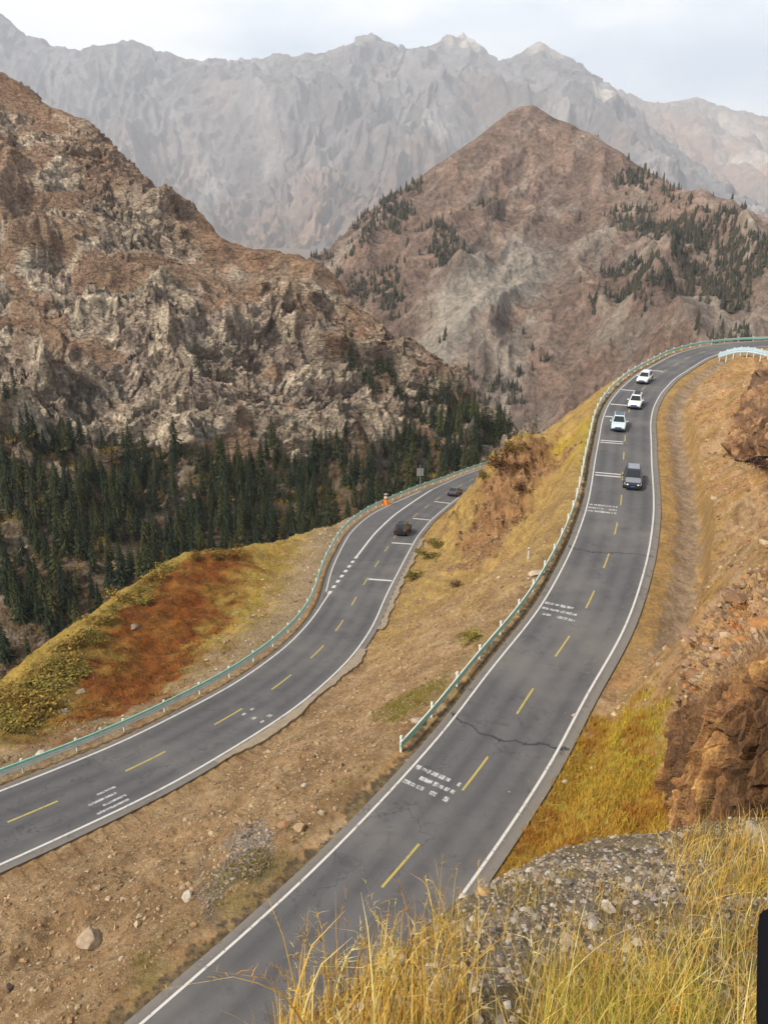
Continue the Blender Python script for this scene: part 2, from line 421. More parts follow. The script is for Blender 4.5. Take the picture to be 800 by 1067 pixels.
# coarse evaluation, then bilinear refinement
st = 3
cR = np.r_[np.arange(0, NR - 1, st), NR - 1]; cA = np.r_[np.arange(0, NA - 1, st), NA - 1]
Zc = rbf_eval(GX[np.ix_(cR, cA)], GY[np.ix_(cR, cA)])
Zt = np.stack([np.interp(np.arange(NR), cR, Zc[:, j]) for j in range(len(cA))], 1)
GZ = np.stack([np.interp(np.arange(NA), cA, Zt[i]) for i in range(NR)], 0)
offU, zU, idU = road_dist(GX, GY, UP)
offL, zL, idL = road_dist(GX, GY, LOW)
offLL, zLL, _ = road_dist(GX, GY, LEFTLOW)
dU = np.maximum(np.maximum(-1.8 - offU, offU - (W + 1.6)), 0)     # distance outside the upper road bench
dL = np.maximum(np.maximum(-1.6 - offLL, offL - (W + 1.4)), 0)
dL = np.where(np.abs(offL) > 90, 99, dL); dU = np.where(np.abs(offU) > 90, 99, dU)
pts = np.stack([GX.ravel(), GY.ravel(), GZ.ravel()], 1)
ptsn = pts * np.array([1, 1, 0.6])
# relief of the open ground, none on the road benches
rough = sstep(0.3, 6, np.minimum(dU, dL)).ravel()
far = np.clip(RR.ravel() / 40, 0.12, 1)
n1 = fbm(ptsn * 0.11, 4); n2 = fbm(ptsn * 0.5 + 40, 4); n3 = fbm(ptsn * 2.2 + 80, 3)
hillr = sstep(W + 4, W + 12, offU).ravel() * sstep(18, 30, RR.ravel())
relief = rough * ((n1 * 0.9 + hillr * n1 * .8) * far + n2 * (0.40 + .45 * hillr) * np.clip(far * 1.5, 0.2, 1) + n3 * (0.09 + .10 * hillr))
GZ = GZ + relief.reshape(GZ.shape)
# knob: eroded gullies running down its faces
kx, ky, _ = P(545, 500, 114)
kd = np.sqrt((GX - kx) ** 2 + (GY - ky) ** 2)
km = sstep(22, 10, kd) * sstep(0.5, 4, np.minimum(dU, dL))
ang = np.arctan2(GY - ky - 12, GX - kx)
kf, _, _ = facet(ptsn * .45); kf2, _, _ = facet(ptsn * 1.1 + 4)
GZ += km * (kf * .55 + kf2 * .28).reshape(GZ.shape)
GZ += km * ((ridged(np.stack([ang.ravel() * 5, kd.ravel() * 0.12, GZ.ravel() * 0.05], 1), 4).reshape(GZ.shape) - 0.45) * 1.9)
# drainage channel beside the upper road
chan = sstep(52, 60, idU.astype(float)) * sstep(196, 185, idU.astype(float))
od = offU - W
odn = od + fbm(ptsn * .8 + 19, 4).reshape(GX.shape) * .7
nR = fbm(ptsn * 1.5 + 3, 4).reshape(GX.shape)
bed = zU - 0.12 - 0.5 * sstep(1.9, 2.7, odn) * sstep(5.0, 4.2, odn) + .10 * nR
GZ = np.where((od > 0.8) & (od < 5.4), lerp(GZ[..., None], bed[..., None], chan * sstep(0.8, 1.6, od) * sstep(5.4, 4.8, od))[..., 0], GZ)
# benches
GZ = lerp(GZ[..., None], (zU - 0.14)[..., None], sstep(2.2, 0.05, dU))[..., 0]
GZ = lerp(GZ[..., None], (np.where(offL < 0, zLL, zL) - 0.14)[..., None], sstep(2.2, 0.05, dL))[..., 0]

def cast(px, py):
    r = ray(px, py); h = math.hypot(r[0], r[1]); m = r[2] / h
    j = np.interp(math.atan2(r[0], r[1]), az, np.arange(NA)); j0 = int(round(j)); j0 = min(max(j0, 0), NA - 1)
    e = GZ[:, j0] / rr
    i = np.nonzero((e >= m) & (rr > 1.2))[0]
    if not len(i): return None
    i = i[0]; R0 = rr[i]
    a = math.atan2(r[0], r[1]); return np.array([R0 * math.sin(a), R0 * math.cos(a), GZ[i, j0]])
def H(x, y):
    a = np.interp(np.arctan2(x, y), az, np.arange(NA)); r = np.interp(np.log(np.hypot(x, y)), np.log(rr), np.arange(NR))
    i0 = np.clip(np.floor(r).astype(int), 0, NR - 2); j0 = np.clip(np.floor(a).astype(int), 0, NA - 2); fi = r - i0; fj = a - j0
    return (GZ[i0, j0] * (1 - fi) * (1 - fj) + GZ[i0 + 1, j0] * fi * (1 - fj) + GZ[i0, j0 + 1] * (1 - fi) * fj + GZ[i0 + 1, j0 + 1] * fi * fj)
MAXEL = np.maximum.accumulate(GZ / RR, axis=0)    # skyline of the ground by direction
def seen_above_ground(q):
    """is the point q in view over the near ground"""
    a = math.atan2(q[0], q[1]); j = int(round(np.interp(a, az, np.arange(NA)))); r = math.hypot(q[0], q[1])
    i = int(np.interp(math.log(min(r, 329)), np.log(rr), np.arange(NR)))
    return q[2] / r > MAXEL[max(i - 2, 0), j]
def inpoly(X, Y, poly):
    poly = np.asarray(poly); c = np.zeros(X.shape, bool); n = len(poly); j = n - 1
    for i in range(n):
        xi, yi = poly[i][:2]; xj, yj = poly[j][:2]
        with np.errstate(divide='ignore', invalid='ignore'):
            c ^= ((yi > Y) != (yj > Y)) & (X < (xj - xi) * (Y - yi) / (yj - yi) + xi)
        j = i
    return c
def region(pix, soft=1.0):
    """ground area whose outline passes over these spots; soft edge in metres"""
    q = [cast(*a) for a in pix]; q = np.array([a for a in q if a is not None])
    w = fbm(ptsn * 0.35 + 11, 3) * soft * 1.6; w2 = fbm(ptsn * 0.35 + 71, 3) * soft * 1.6
    xs, ys = GX + w.reshape(GX.shape), GY + w2.reshape(GX.shape)
    m = inpoly(xs, ys, q)
    # distance to the outline gives the soft edge
    dm = np.full(GX.shape, 1e9); sel = (GX > q[:, 0].min() - 4 * soft) & (GX < q[:, 0].max() + 4 * soft) & (GY > q[:, 1].min() - 4 * soft) & (GY < q[:, 1].max() + 4 * soft)
    px, py = xs[sel], ys[sel]; best = np.full(px.shape, 1e9)
    for i in range(len(q)):
        a, b = q[i - 1][:2], q[i][:2]; ab = b - a; L2 = ab @ ab + 1e-9
        t = np.clip(((px - a[0]) * ab[0] + (py - a[1]) * ab[1]) / L2, 0, 1)
        best = np.minimum(best, np.hypot(px - a[0] - t * ab[0], py - a[1] - t * ab[1]))
    dm[sel] = best
    return np.where(m, sstep(-soft, soft, dm), sstep(soft, -soft, dm))

# colours of the ground
C = lambda *a: np.array(a, np.float32)
SOIL, TAN, PALE, DARKS = C(.43, .24, .10), C(.42, .27, .14), C(.52, .39, .25), C(.15, .08, .038)
YEL, GOLD, GRN, RED, GRAV = C(.38, .25, .04), C(.36, .22, .045), C(.16, .17, .03), C(.19, .055, .012), C(.25, .205, .165)
nA = (fbm(ptsn * 0.16 + 5, 4)).reshape(GX.shape); nB = (fbm(ptsn * 0.9 + 25, 4)).reshape(GX.shape); nC = fbm(ptsn * 3.0 + 33, 3).reshape(GX.shape)
col = lerp(TAN, SOIL, sstep(-.5, .5, nA))
col = lerp(col, PALE, sstep(.25, .8, nB) * 0.55)
col = lerp(col, DARKS, sstep(.1, .7, -nB + nC * .6) * 0.65)
nD = fbm(ptsn * .45 + 61, 4).reshape(GX.shape); col = lerp(col, C(.33, .21, .06), sstep(.1, .5, nD) * .6)
between = (offU < -1.6) & (offL > W + 1)
# embankment: browner by the camera, golden dry grass towards the knob
col = np.where(between[..., None], lerp(lerp(C(.33, .205, .10), C(.42, .285, .155), sstep(-.4, .5, nB + .4 * nC)), lerp(C(.38, .235, .08), C(.43, .29, .09), sstep(-.4, .4, nB)), sstep(55, 85, GY + nA * 12)), col)
col = np.where(between[..., None], lerp(col, C(.17, .105, .05), sstep(.15, .7, nC) * .6), col)
col = np.where(between[..., None], lerp(col, C(.25, .15, .07), sstep(.0, .5, fbm(ptsn * .28 + 77, 4).reshape(GX.shape)) * .6), col)
KR = region([(508,492),(525,468),(545,458),(575,462),(590,480),(560,510),(545,540),(520,580),(480,590),(490,540)], 2.0)
col = lerp(col, lerp(C(.20, .098, .042), C(.34, .185, .085), sstep(-.4, .4, nC + .6 * nB)), KR * .92)
# spur outside the lower road
outl = offLL < -1.0
spur = lerp(C(.38, .235, .055), C(.29, .215, .045), sstep(-.3, .4, nB))
spur = lerp(spur, C(.33, .235, .14), sstep(8.5, 3.5, -offLL + nB * 2.5))
spur = lerp(spur, C(.20, .13, .03), sstep(.1, .6, nC) * .55)
col = np.where(outl[..., None], spur, col)
RP = region([(48,772),(66,735),(88,690),(118,645),(150,608),(195,580),(262,576),(250,605),(225,655),(190,708),(150,735),(105,750)], 2.6)
rpc = lerp(lerp(C(.215, .062, .012), C(.145, .048, .013), sstep(-.3, .4, nB)), C(.22, .11, .03), sstep(.25, .6, nC + nA * .5) * .45)
col = lerp(col, rpc, RP * np.where(outl, 1, 0) * np.clip(.95 + .5 * nA, .4, 1))
YB = region([(0,775),(0,722),(50,678),(100,643),(145,608),(118,645),(88,690),(66,735),(45,772)], 1.2)
col = lerp(col, lerp(C(.25, .16, .035), C(.13, .08, .025), sstep(-.2, .4, nC + nB * .5)), YB * np.where(outl, 1, 0) * .85)
# grass bank right of the upper road
GB = region([(500,925),(535,868),(575,805),(608,757),(640,745),(705,732),(712,760),(712,860),(650,895),(560,905)], 1.2)
bank = lerp(C(.38, .21, .035), C(.38, .30, .045), sstep(-.3, .4, nA + GX * .03 - .2)); bank = lerp(bank, C(.33, .13, .03), sstep(.1, .5, nB) * .7)
col = lerp(col, lerp(bank, C(.22, .12, .03), sstep(.1, .6, nC) * .6), GB)
# gravel heaps
fg = (RR < 16)
col = np.where(fg[..., None], lerp(C(.23, .17, .095), C(.31, .24, .13), sstep(-.5, .5, nC)), col)
G1 = region([(530,915),(610,898),(690,890),(690,925),(600,985),(520,1005),(440,1015),(440,985),(490,945)], 0.8)
col = lerp(col, lerp(C(.25, .195, .14), C(.38, .31, .235), sstep(-.5, .5, nC)), G1 * .85)
G2 = region([(215,920),(235,880),(265,862),(290,868),(285,890),(255,915),(235,945)], .9)
col = lerp(col, GRAV, G2 * .8)
for pix, cc in (([(220,915),(250,892),(285,892),(290,910),(250,925),(225,925)], C(.10, .10, .025)), ([(400,735),(440,715),(465,712),(450,730),(415,752),(392,748)], C(.24, .21, .05)),
                ([(85,1060),(170,1000),(250,945),(300,905),(320,900),(260,970),(150,1060)], C(.20, .16, .05))):
    col = lerp(col, cc, region(pix, .9) * .75)
for pix, cc in (([(585,455),(615,435),(622,470),(610,490),(590,475)], C(.42, .30, .03)),):
    col = lerp(col, cc, region(pix, 2.0) * .7)
# gutters and shoulders by the roads
col = np.where(((offU > -1.25 + .7 * nB + .3 * nC) & (offU < -0.5))[..., None], lerp(C(.13, .095, .06), C(.24, .165, .08), sstep(-.3, .3, nC)), col)
v1 = sstep(.6, 1.0, od) * sstep(6.0, 5.0, od) * chan
col = lerp(col, lerp(C(.40, .245, .085), C(.31, .185, .08), sstep(-.2, .4, nC + nB)), sstep(.6, 1.0, odn) * sstep(6.0, 5.0, odn) * chan)
col = lerp(col, lerp(C(.36, .26, .175), C(.27, .19, .12), sstep(-.3, .4, nB + .5 * nC)), sstep(2.1, 2.7, odn) * sstep(4.9, 4.3, odn) * chan * .9)
terr = mesh_obj('ground', np.stack([GX.ravel(), GY.ravel(), GZ.ravel()], 1), grid_faces(NR, NA)[:, ::-1].copy(), M['terrain'], smooth=True, cols=np.clip(col, .004, .8).reshape(-1, 3))
tag(terr, kind='structure')
#@@PART2
# ------------------------------------------------------------------ roads
def cum(c): return np.r_[0, np.cumsum(np.linalg.norm(np.diff(c[:, :2], axis=0), axis=1))]
def at_s(c, s):
    d = cum(c); return np.stack([np.interp(s, d, c[:, i]) for i in range(3)], -1)
def near_s(c, q): return cum(c)[((c[:, :2] - q[:2]) ** 2).sum(1).argmin()]
def ribbon_v(c, o0, o1, s0, s1, dz, step=1.0):
    n = max(2, int((s1 - s0) / step) + 1); s = np.linspace(s0, s1, n); nn = normals2(c); d = cum(c)
    nx = np.interp(s, d, nn[:, 0]); ny = np.interp(s, d, nn[:, 1]); p = at_s(c, s)
    a = p.copy(); a[:, 0] += nx * o0; a[:, 1] += ny * o0; b = p.copy(); b[:, 0] += nx * o1; b[:, 1] += ny * o1
    a[:, 2] += dz; b[:, 2] += dz
    v = np.concatenate([a, b]); f = [(i, n + i, n + i + 1, i + 1) for i in range(n - 1)]
    return v, f
class Rib(MB):
    def rib(s, *a, **k):
        v, f = ribbon_v(*a, **k); return s.add(v, f)
def road(name, c, left, right):
    n = len(c); offs = np.linspace(0, 1, 25); nn = normals2(c)
    lo = left if np.ndim(left) else np.full(n, left); ri = np.full(n, right)
    O = lo[:, None] + (ri - lo)[:, None] * offs[None]
    V = np.repeat(c[:, None], 25, 1).copy(); V[:, :, 0] += nn[:, :1] * O; V[:, :, 1] += nn[:, 1:] * O
    dust = np.clip(sstep(0.2, -0.5, O) * sstep(.8, .3, O - lo[:, None]) + sstep(W - 0.1, W + 0.5, O), 0, 1) * .8
    tr = sum(np.exp(-((O - k) / 0.38) ** 2) for k in (0.95, 2.6, 4.5, 6.1)) * .55
    cc = np.stack([dust, tr, tr * 0], -1)
    V = np.concatenate([V[:, :1] - [0, 0, .4], V, V[:, -1:] - [0, 0, .4]], 1); cc = np.concatenate([cc[:, :1], cc, cc[:, -1:]], 1)
    o = mesh_obj(name, V.reshape(-1, 3), grid_faces(n, 27), M['asphalt'], cols=cc.reshape(-1, 3).astype(np.float32))
    return tag(o, kind='structure')
upper = road('road', UP, -0.55, W + 0.75)
lower = road('road', LOW, -exw - 0.5, W + 0.7)
SU, SL = cum(UP)[-1], cum(LOW)[-1]
Rib().rib(UP, -.06, .08, 0, SU, .012).rib(UP, W - .08, W + .08, 0, SU, .012).build('edge_line', M['white_paint'], upper)
s_a = near_s(LOW, on_plane(345, 618, PL_LOW)); s_b = near_s(LOW, on_plane(374, 580, PL_LOW)); s_c = near_s(LOW, on_plane(450, 510, PL_LOW))
e = Rib().rib(LOW, -.08, .10, 0, s_a, .012).rib(LOW, W - .08, W + .10, 0, SL, .012).rib(LOW, -.16, .16, s_b, s_c, .012).rib(LOW, -.08, .08, s_c, SL, .012)
k = s_a
while k < s_b: e.rib(LOW, -.22, .22, k, k + 1.1, .012, step=.6); k += 2.3
dl = cum(LEFTLOW); e.rib(LEFTLOW, .15, .3, near_s(LEFTLOW, on_plane(345, 618, PL_LOW)), near_s(LEFTLOW, on_plane(440, 512, PL_LOW)), .013)
e.build('edge_line', M['white_paint'], lower)
r = Rib()
sd = [near_s(UP, on_plane(a, b, PL_UP)) for a, b in ((424,912),(499,811),(550,735),(587,674),(612,627),(631,584),(644,551))]
sd = sd + [sd[-1] + 8.2 * i for i in range(1, 14)]
for s in sd: r.rib(UP, 3.44, 3.58, s - 1.6, s + 1.7, .012, step=.8)
r.build('centre_line', M['yellow_paint'], upper)
r = Rib()
sd = [near_s(LOW, on_plane(a, b, PL_LOW)) for a, b in ((35,846),(152,795),(240,749),(300,711),(338,678),(362,651),(376,627),(388,606))]
sd = [sd[0] - 8.2, sd[0] - 16.4] + sd + [sd[-1] + 8.2 * i for i in range(1, 12)]
for s in sd: r.rib(LOW, 3.42, 3.58, s - 1.6, s + 1.6, .012, step=.8)
r.build('centre_line', M['yellow_paint'], lower)
r = Rib()
for a, b, rows, w in ((678,386,1,.45),(656,407,1,.5),(646,422,1,.5),(641,434,1,.5),(637,462,2,.32),(634,496,2,.32)):
    s = near_s(UP, on_plane(a, b, PL_UP))
    for j in range(rows): r.rib(UP, .25, 3.3, s + j * .95 - w / 2, s + j * .95 + w / 2, .012, step=.25)
r.build('speed_bar', M['white_paint'], upper)
r = Rib()
for a, b, rows, w in ((628,531,3,.42),(580,638,3,.40),(447,821,3,.34)):
    s = near_s(UP, on_plane(a, b, PL_UP)); gap = .95 if b < 700 else .72
    for j in range(rows):
        x = .18
        while x < 3.15:
            l = random.uniform(.2, .5); ww = w * random.uniform(.75, 1.15)
            if random.random() < .88: r.rib(UP, x, min(x + l, 3.2), s + (j - 1) * gap - ww / 2, s + (j - 1) * gap + ww / 2, .012, step=.2)
            x += l + random.uniform(.03, .13)
r.build('rumble_strip', M['worn_white'], upper)
r = Rib()
for a, b in ((403,604),(419,566),(436,540),(457,522)):
    s = near_s(LOW, on_plane(a, b, PL_LOW)); r.rib(LOW, 3.7, 6.8, s - .28, s + .28, .012, step=.3)
r.build('speed_bar', M['white_paint'], lower)
r = Rib()
for o_, a_, l_ in ((4.5, .4, 1.3), (5.15, -.2, 1.9), (5.8, .3, 1.6), (6.35, -.1, 2.2)):
    s = near_s(LOW, on_plane(108, 830, PL_LOW)) + a_; r.rib(LOW, o_, o_ + .22, s - l_ / 2, s + l_ / 2, .012, step=.3)
for a, b, rows, x0, x1, pr in ((272,737,2,4.1,6.4,.6),):
    s = near_s(LOW, on_plane(a, b, PL_LOW))
    for j in range(rows):
        x = x0
        while x < x1:
            l = random.uniform(.2, .38)
            if random.random() < pr: r.rib(LOW, x, x + l, s + (j - 1) * 1.0 - .2, s + (j - 1) * 1.0 + .2, .012, step=.2)
            x += l + random.uniform(.1, .2)
r.build('rumble_strip', M['worn_white'], lower)
# tar seals across the upper road
r = Rib()
for a, b in ((525,771),(640,577)):
    s0 = near_s(UP, on_plane(a, b, PL_UP)); n = 60
    o = np.linspace(-.4, W + .6, n); ph = random.uniform(0, 9); nn = normals2(UP); d = cum(UP); v = []; f = []
    for i in range(n):
        s = s0 + .5 * math.sin(o[i] * .7 + ph) + .1 * math.sin(o[i] * 4 + ph) + .12 * (random.random() - .5)
        wd = .05 + .05 * random.random() + (.14 if random.random() < .08 else 0)
        for q in (s - wd, s + wd):
            p = at_s(UP, np.array([q]))[0]; nx, ny = np.interp(q, d, nn[:, 0]), np.interp(q, d, nn[:, 1]); v.append((p[0] + nx * o[i], p[1] + ny * o[i], p[2] + .007))
    r.add(v, [(2 * i, 2 * i + 2, 2 * i + 3, 2 * i + 1) for i in range(n - 1)])
r.build('tar_seal', M['tar'], upper)
# rough concrete strips: lower road's inner edge, and the lip of the drainage channel
def strip(name, c, s0, s1, o0, o1, h, mat, zoff=0.0):
    n = int((s1 - s0) / .35); s = np.linspace(s0, s1, n); d = cum(c); nn = normals2(c)
    V = []
    for i, q in enumerate(s):
        p = at_s(c, np.array([q]))[0]; nx, ny = np.interp(q, d, nn[:, 0]), np.interp(q, d, nn[:, 1])
        a = o0 + .06 * math.sin(q * 3.1); b = (o1(q) if callable(o1) else o1) + .10 * math.sin(q * 1.3) + .08 * random.uniform(-1, 1)
        for o, z in ((a, -.35), (a, h), (b, h + .02 * random.uniform(-1, 1)), (b + .05, -.45)):
            V.append((p[0] + nx * o, p[1] + ny * o, p[2] + z + zoff))
    return tag(mesh_obj(name, np.array(V), grid_faces(n, 4), mat), kind='structure')
strip('kerb', LOW, near_s(LOW, on_plane(228,785,PL_LOW)), near_s(LOW, on_plane(372,676,PL_LOW)), W + .25, lambda q: W + .95 + .25 * math.sin(q * .5), .05, M['concrete'])
strip('kerb', LOW, near_s(LOW, on_plane(390,655,PL_LOW)), near_s(LOW, on_plane(436,560,PL_LOW)), W + .75, W + 1.35, .03, M['concrete'])
sk = near_s(UP, on_plane(628,690,PL_UP))
strip('kerb', UP, sk - 4, sk + 34, W + 5.0, W + 5.45, .02, M['concrete'])

# ------------------------------------------------------------------ guard rails
def sweep(c, prof, s0, s1, step=1.0):
    n = int((s1 - s0) / step) + 1; s = np.linspace(s0, s1, n); d = cum(c); nn = normals2(c); p = at_s(c, s)
    nx = np.interp(s, d, nn[:, 0]); ny = np.interp(s, d, nn[:, 1]); k = len(prof); V = np.zeros((n, k + 1, 3))
    for j in range(k + 1):
        o, z = prof[j % k]; V[:, j, 0] = p[:, 0] + nx * o; V[:, j, 1] = p[:, 1] + ny * o; V[:, j, 2] = p[:, 2] + z
    v = V.reshape(-1, 3); f = grid_faces(n, k + 1).tolist()
    f.append(list(range(k))); f.append([(n - 1) * (k + 1) + j for j in range(k)])
    return v, f
WB = [(0,.34),(.06,.39),(.06,.46),(.0,.51),(.0,.58),(.06,.63),(.06,.70),(0,.75),(-.02,.75),(.04,.69),(.04,.64),(-.02,.59),(-.02,.50),(.04,.45),(.04,.40),(-.02,.34)]
def guardrail(label, c, s0, s1, step, mats, double, group, hs=1.0):
    t = empty('guard_rail', at_s(c, np.array([s0]))[0])
    tag(t, label, 'guard rail', group); org = np.array(t.location)
    m = MB(); v, f = sweep(c, WB, s0, s1); m.add(v - org, f); m.build('beam', mats[0], t, smooth=False)
    z1 = .93 if double else .80
    m = MB(); v, f = sweep(c, [(-.035, z1 - (.15 if double else .06)), (.045, z1 - (.15 if double else .06)), (.045, z1 + .03), (-.035, z1 + .03)], s0, s1); m.add(v - org, f); m.build('top_rail', mats[1], t)
    s = s0 + .3; i = 0; me = None
    while s < s1:
        p = at_s(c, np.array([s]))[0]; d = cum(c); nn = normals2(c)
        nx, ny = np.interp(s, d, nn[:, 0]), np.interp(s, d, nn[:, 1])
        if me is None:
            b = MB().box((-.13, 0, .22), (.13, .13, 1.45)).box((-.13, 0, 1.0), (.17, .17, .12), taper=.7).box((-.045, 0, .56), (.06, .10, .22))
            o = b.build('post', mats[2], t); me = o.data
        else:
            o = bpy.data.objects.new('post', me); COL.objects.link(o); o.parent = t
        o.location = p - org; o.rotation_euler = (0, 0, math.atan2(ny, nx)); s += step; i += 1
    t.scale = (1, 1, hs); return t
s0 = near_s(RAILU, on_plane(428, 787, PL_UP))
guardrail('pale green guard rail along the left edge of the upper road round the far bend', RAILU, s0, cum(RAILU)[-1] - 6, 4.0, (M['rail_green'], M['rail_pale'], M['rail_pale']), False, 'roadside guard rails')
guardrail('green double-railed guard rail along the valley side of the lower road', RAILL, 6, cum(RAILL)[-1] - 22, 4.0, (M['rail_pale'], M['rail_green'], M['rail_pale']), True, 'roadside guard rails')
ins = []
for px, py, t in ((748,372,158),(770,372.5,155),(790,373,152),(815,374,149),(850,375,146)):
    q = P(px, py, t); q[2] = H(np.array([q[0]]), np.array([q[1]]))[0]; ins.append(q)
ins = np.array(ins); INS = smooth_line(ins, 1.0, 10); INS[:, 2] = np.maximum(INS[:, 2], H(INS[:, 0], INS[:, 1]) - .1)
for _ in range(10): INS[1:-1, 2] = (INS[:-2, 2] + 2 * INS[1:-1, 2] + INS[2:, 2]) / 4
guardrail('short pale blue guard rail with white posts atop the bare hillside at the right', INS, 0, cum(INS)[-1], 1.35, (M['rail_blue'], M['rail_blue'], M['rail_pale']), True, 'roadside guard rails', 1.7)

# ------------------------------------------------------------------ mountains: lofted through ridge, flank and foot lines
def crom(y, q):
    n = len(y); i = np.clip(np.floor(q).astype(int), 0, n - 2); t = (q - i)[:, None]
    g = lambda k: y[np.clip(k, 0, n - 1)]
    a, b, c, d = g(i - 1), g(i), g(i + 1), g(i + 2)
    a = np.where((i == 0)[:, None], 2 * b - c, a); d = np.where((i == n - 2)[:, None], 2 * c - b, d)
    return b + .5 * t * (c - a + t * (2 * a - 5 * b + 4 * c - d + t * (3 * (b - c) + d - a)))
def loft(lines, nu, nv, vq=None):
    rows = []
    for l in lines:
        w = np.array([P(*q) for q in l]); d = np.r_[0, np.cumsum(np.linalg.norm(np.diff(w, axis=0), axis=1))]
        q = np.interp(np.linspace(0, d[-1], nu), d, np.arange(len(w)))
        rows.append(crom(w, q) * .5 + np.stack([np.interp(q, np.arange(len(w)), w[:, i]) for i in range(3)], 1) * .5)
    rows = np.array(rows); nl = len(rows)
    if vq is None: vq = np.linspace(0, nl - 1, nv)
    a = np.stack([np.stack([np.interp(vq, np.arange(nl), rows[:, j, i]) for i in range(3)], 1) for j in range(nu)], 0)
    b = np.stack([crom(rows[:, j], vq) for j in range(nu)], 0)
    return a * .4 + b * .6
def gnormals(V):
    a = np.gradient(V, axis=0); b = np.gradient(V, axis=1); n = np.cross(a, b); n /= np.linalg.norm(n, axis=2)[..., None] + 1e-9
    s = np.sign((n * -V).sum(2).mean()); return n * s
def vq_of(segs):
    out = []
    for i, k in enumerate(segs): out.append(i + np.arange(k) / k)
    return np.r_[np.concatenate(out), len(segs)]

# -- the near rock mountain on the left
LM = [[(-220,900,180),(0,760,200),(100,690,212),(200,640,232),(300,605,252),(400,565,285),(470,530,315),(545,490,345),(600,480,370)],
      [(-220,540,260),(0,545,258),(100,552,262),(200,548,276),(300,535,295),(400,515,315),(470,492,335),(545,470,352),(600,470,375)],
      [(-220,420,300),(0,435,300),(100,452,308),(200,462,318),(300,466,330),(400,468,345),(470,464,356),(545,455,366),(600,462,382)],
      [(-220,230,365),(0,270,362),(100,300,365),(200,330,368),(270,368,368),(350,400,372),(440,425,374),(540,447,376),(600,457,388)],
      [(-220,-90,470),(0,72,458),(100,138,446),(170,192,436),(240,250,425),(340,284,415),(430,356,400),(542,444,384),(600,455,392)],
      [(-220,-60,600),(0,140,590),(100,210,570),(170,260,550),(240,300,530),(340,340,500),(430,400,470),(545,470,430),(600,480,420)]]
nu = 760; vq = vq_of([110, 130, 170, 170, 30]); V = loft(LM, nu, None, vq); nv = V.shape[1]
Nn = gnormals(V); p = V.reshape(-1, 3)
uu = np.repeat(np.arange(nu) / (nu - 1), nv); vv = np.tile(vq, nu)
warp = np.stack([fbm(p * .02 + 3, 3), fbm(p * .02 + 31, 3), fbm(p * .02 + 61, 3)], 1)
# strata dip from upper left to lower right
e1 = np.array([.78, .1, -.62]); e2 = np.array([.55, -.55, .63]); e3 = np.cross(e1, e2)
q = np.stack([p @ e1 * .55, p @ e2, p @ e3], 1) + warp * 14
big = ridged(q * .016 + 7, 4); mid = ridged(q * .05 + 3, 5)
f1, g1_, i1 = facet(q * np.array([.035, .05, .05]) + 2); f2, g2_, i2 = facet(q * np.array([.10, .16, .16]) + 5 + warp * .3); f3, g3_, i3 = facet(p * .33 + warp)
crag = sstep(-.25, .3, fbm(p * .018 + 90, 3) + .14 + .25 * np.exp(-((vv - 2.5) / .7) ** 2))
crag = np.clip(crag, .15, 1)
disp = (big - .45) * 26 + crag * ((mid - .42) * 8 + f1 * 6.5 + f2 * 4.2 + f3 * 2.0) + fbm(p * .25, 3) * .6
fade = np.interp(vv, [0, 1, 2, 3, 4, 5], [.3, .35, .8, 1, .42, .3])
L_V = V + Nn * (disp * fade).reshape(nu, nv)[..., None]
nn = gnormals(L_V).reshape(-1, 3); slope = nn[:, 2]
g1 = fbm(p * .025 + 15, 4); g2 = fbm(p * .1 + 45, 4); g3 = fbm(p * .3 + 9, 3)
rockc = lerp(C(.52, .40, .295), C(.72, .59, .43), sstep(-.3, .5, g2 + ((i2 & 63) / 63. - .5) * .5))
rockc = lerp(rockc, C(.38, .295, .245), sstep(.0, .6, g1 - g2 * .3) * .7)
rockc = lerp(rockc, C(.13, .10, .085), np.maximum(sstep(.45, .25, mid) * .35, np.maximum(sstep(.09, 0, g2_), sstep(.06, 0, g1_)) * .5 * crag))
SLQ = np.argsort(np.argsort(slope)) / len(slope)
grassc = lerp(C(.25, .142, .085), C(.34, .21, .125), sstep(-.4, .4, g3))
c = lerp(rockc, grassc, np.clip(sstep(.66, .95, SLQ + g2 * .12) * .8 + sstep(.45, .18, crag) * .75, 0, .95))
c = lerp(c, grassc, sstep(3.3, 3.9, vv + g1 * .7) * .7)
c = lerp(c, C(.52, .46, .36), sstep(.35, .7, fbm(p * .03 + 200, 3)) * sstep(.3, .6, crag) * .5)
low = sstep(2.05, 1.75, vv + g2 * .25)
c = lerp(c, lerp(C(.16, .11, .06), C(.25, .19, .14), sstep(0, .5, g2)), low * .85)
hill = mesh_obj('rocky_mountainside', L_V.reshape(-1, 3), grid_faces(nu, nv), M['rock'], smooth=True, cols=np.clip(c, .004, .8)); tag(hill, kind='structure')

# -- the pointed mountain in the middle distance
MM = [[(150,560,520),(300,520,560),(400,500,590),(480,490,600),(540,480,590),(620,470,540),(700,440,480),(800,430,440),(950,420,420)],
      [(150,420,680),(300,400,700),(400,395,690),(480,385,660),(540,400,640),(620,390,610),(700,370,570),(800,355,540),(950,340,520)],
      [(150,350,820),(290,330,850),(370,300,850),(460,270,820),(540,270,800),(620,270,760),(700,285,710),(800,285,650),(950,270,620)],
      [(150,310,900),(280,305,930),(335,262,960),(420,210,985),(500,190,960),(600,200,930),(690,225,860),(800,245,760),(950,255,700)],
      [(150,320,980),(270,310,990),(318,276,1010),(400,208,1040),(480,155,1060),(545,113,1070),(590,124,1060),(650,158,1010),(720,203,950),(800,232,880),(950,250,800)],
      [(150,400,1300),(270,390,1300),(400,330,1300),(480,300,1300),(545,280,1300),(650,290,1250),(720,300,1200),(800,310,1150),(950,330,1000)]]
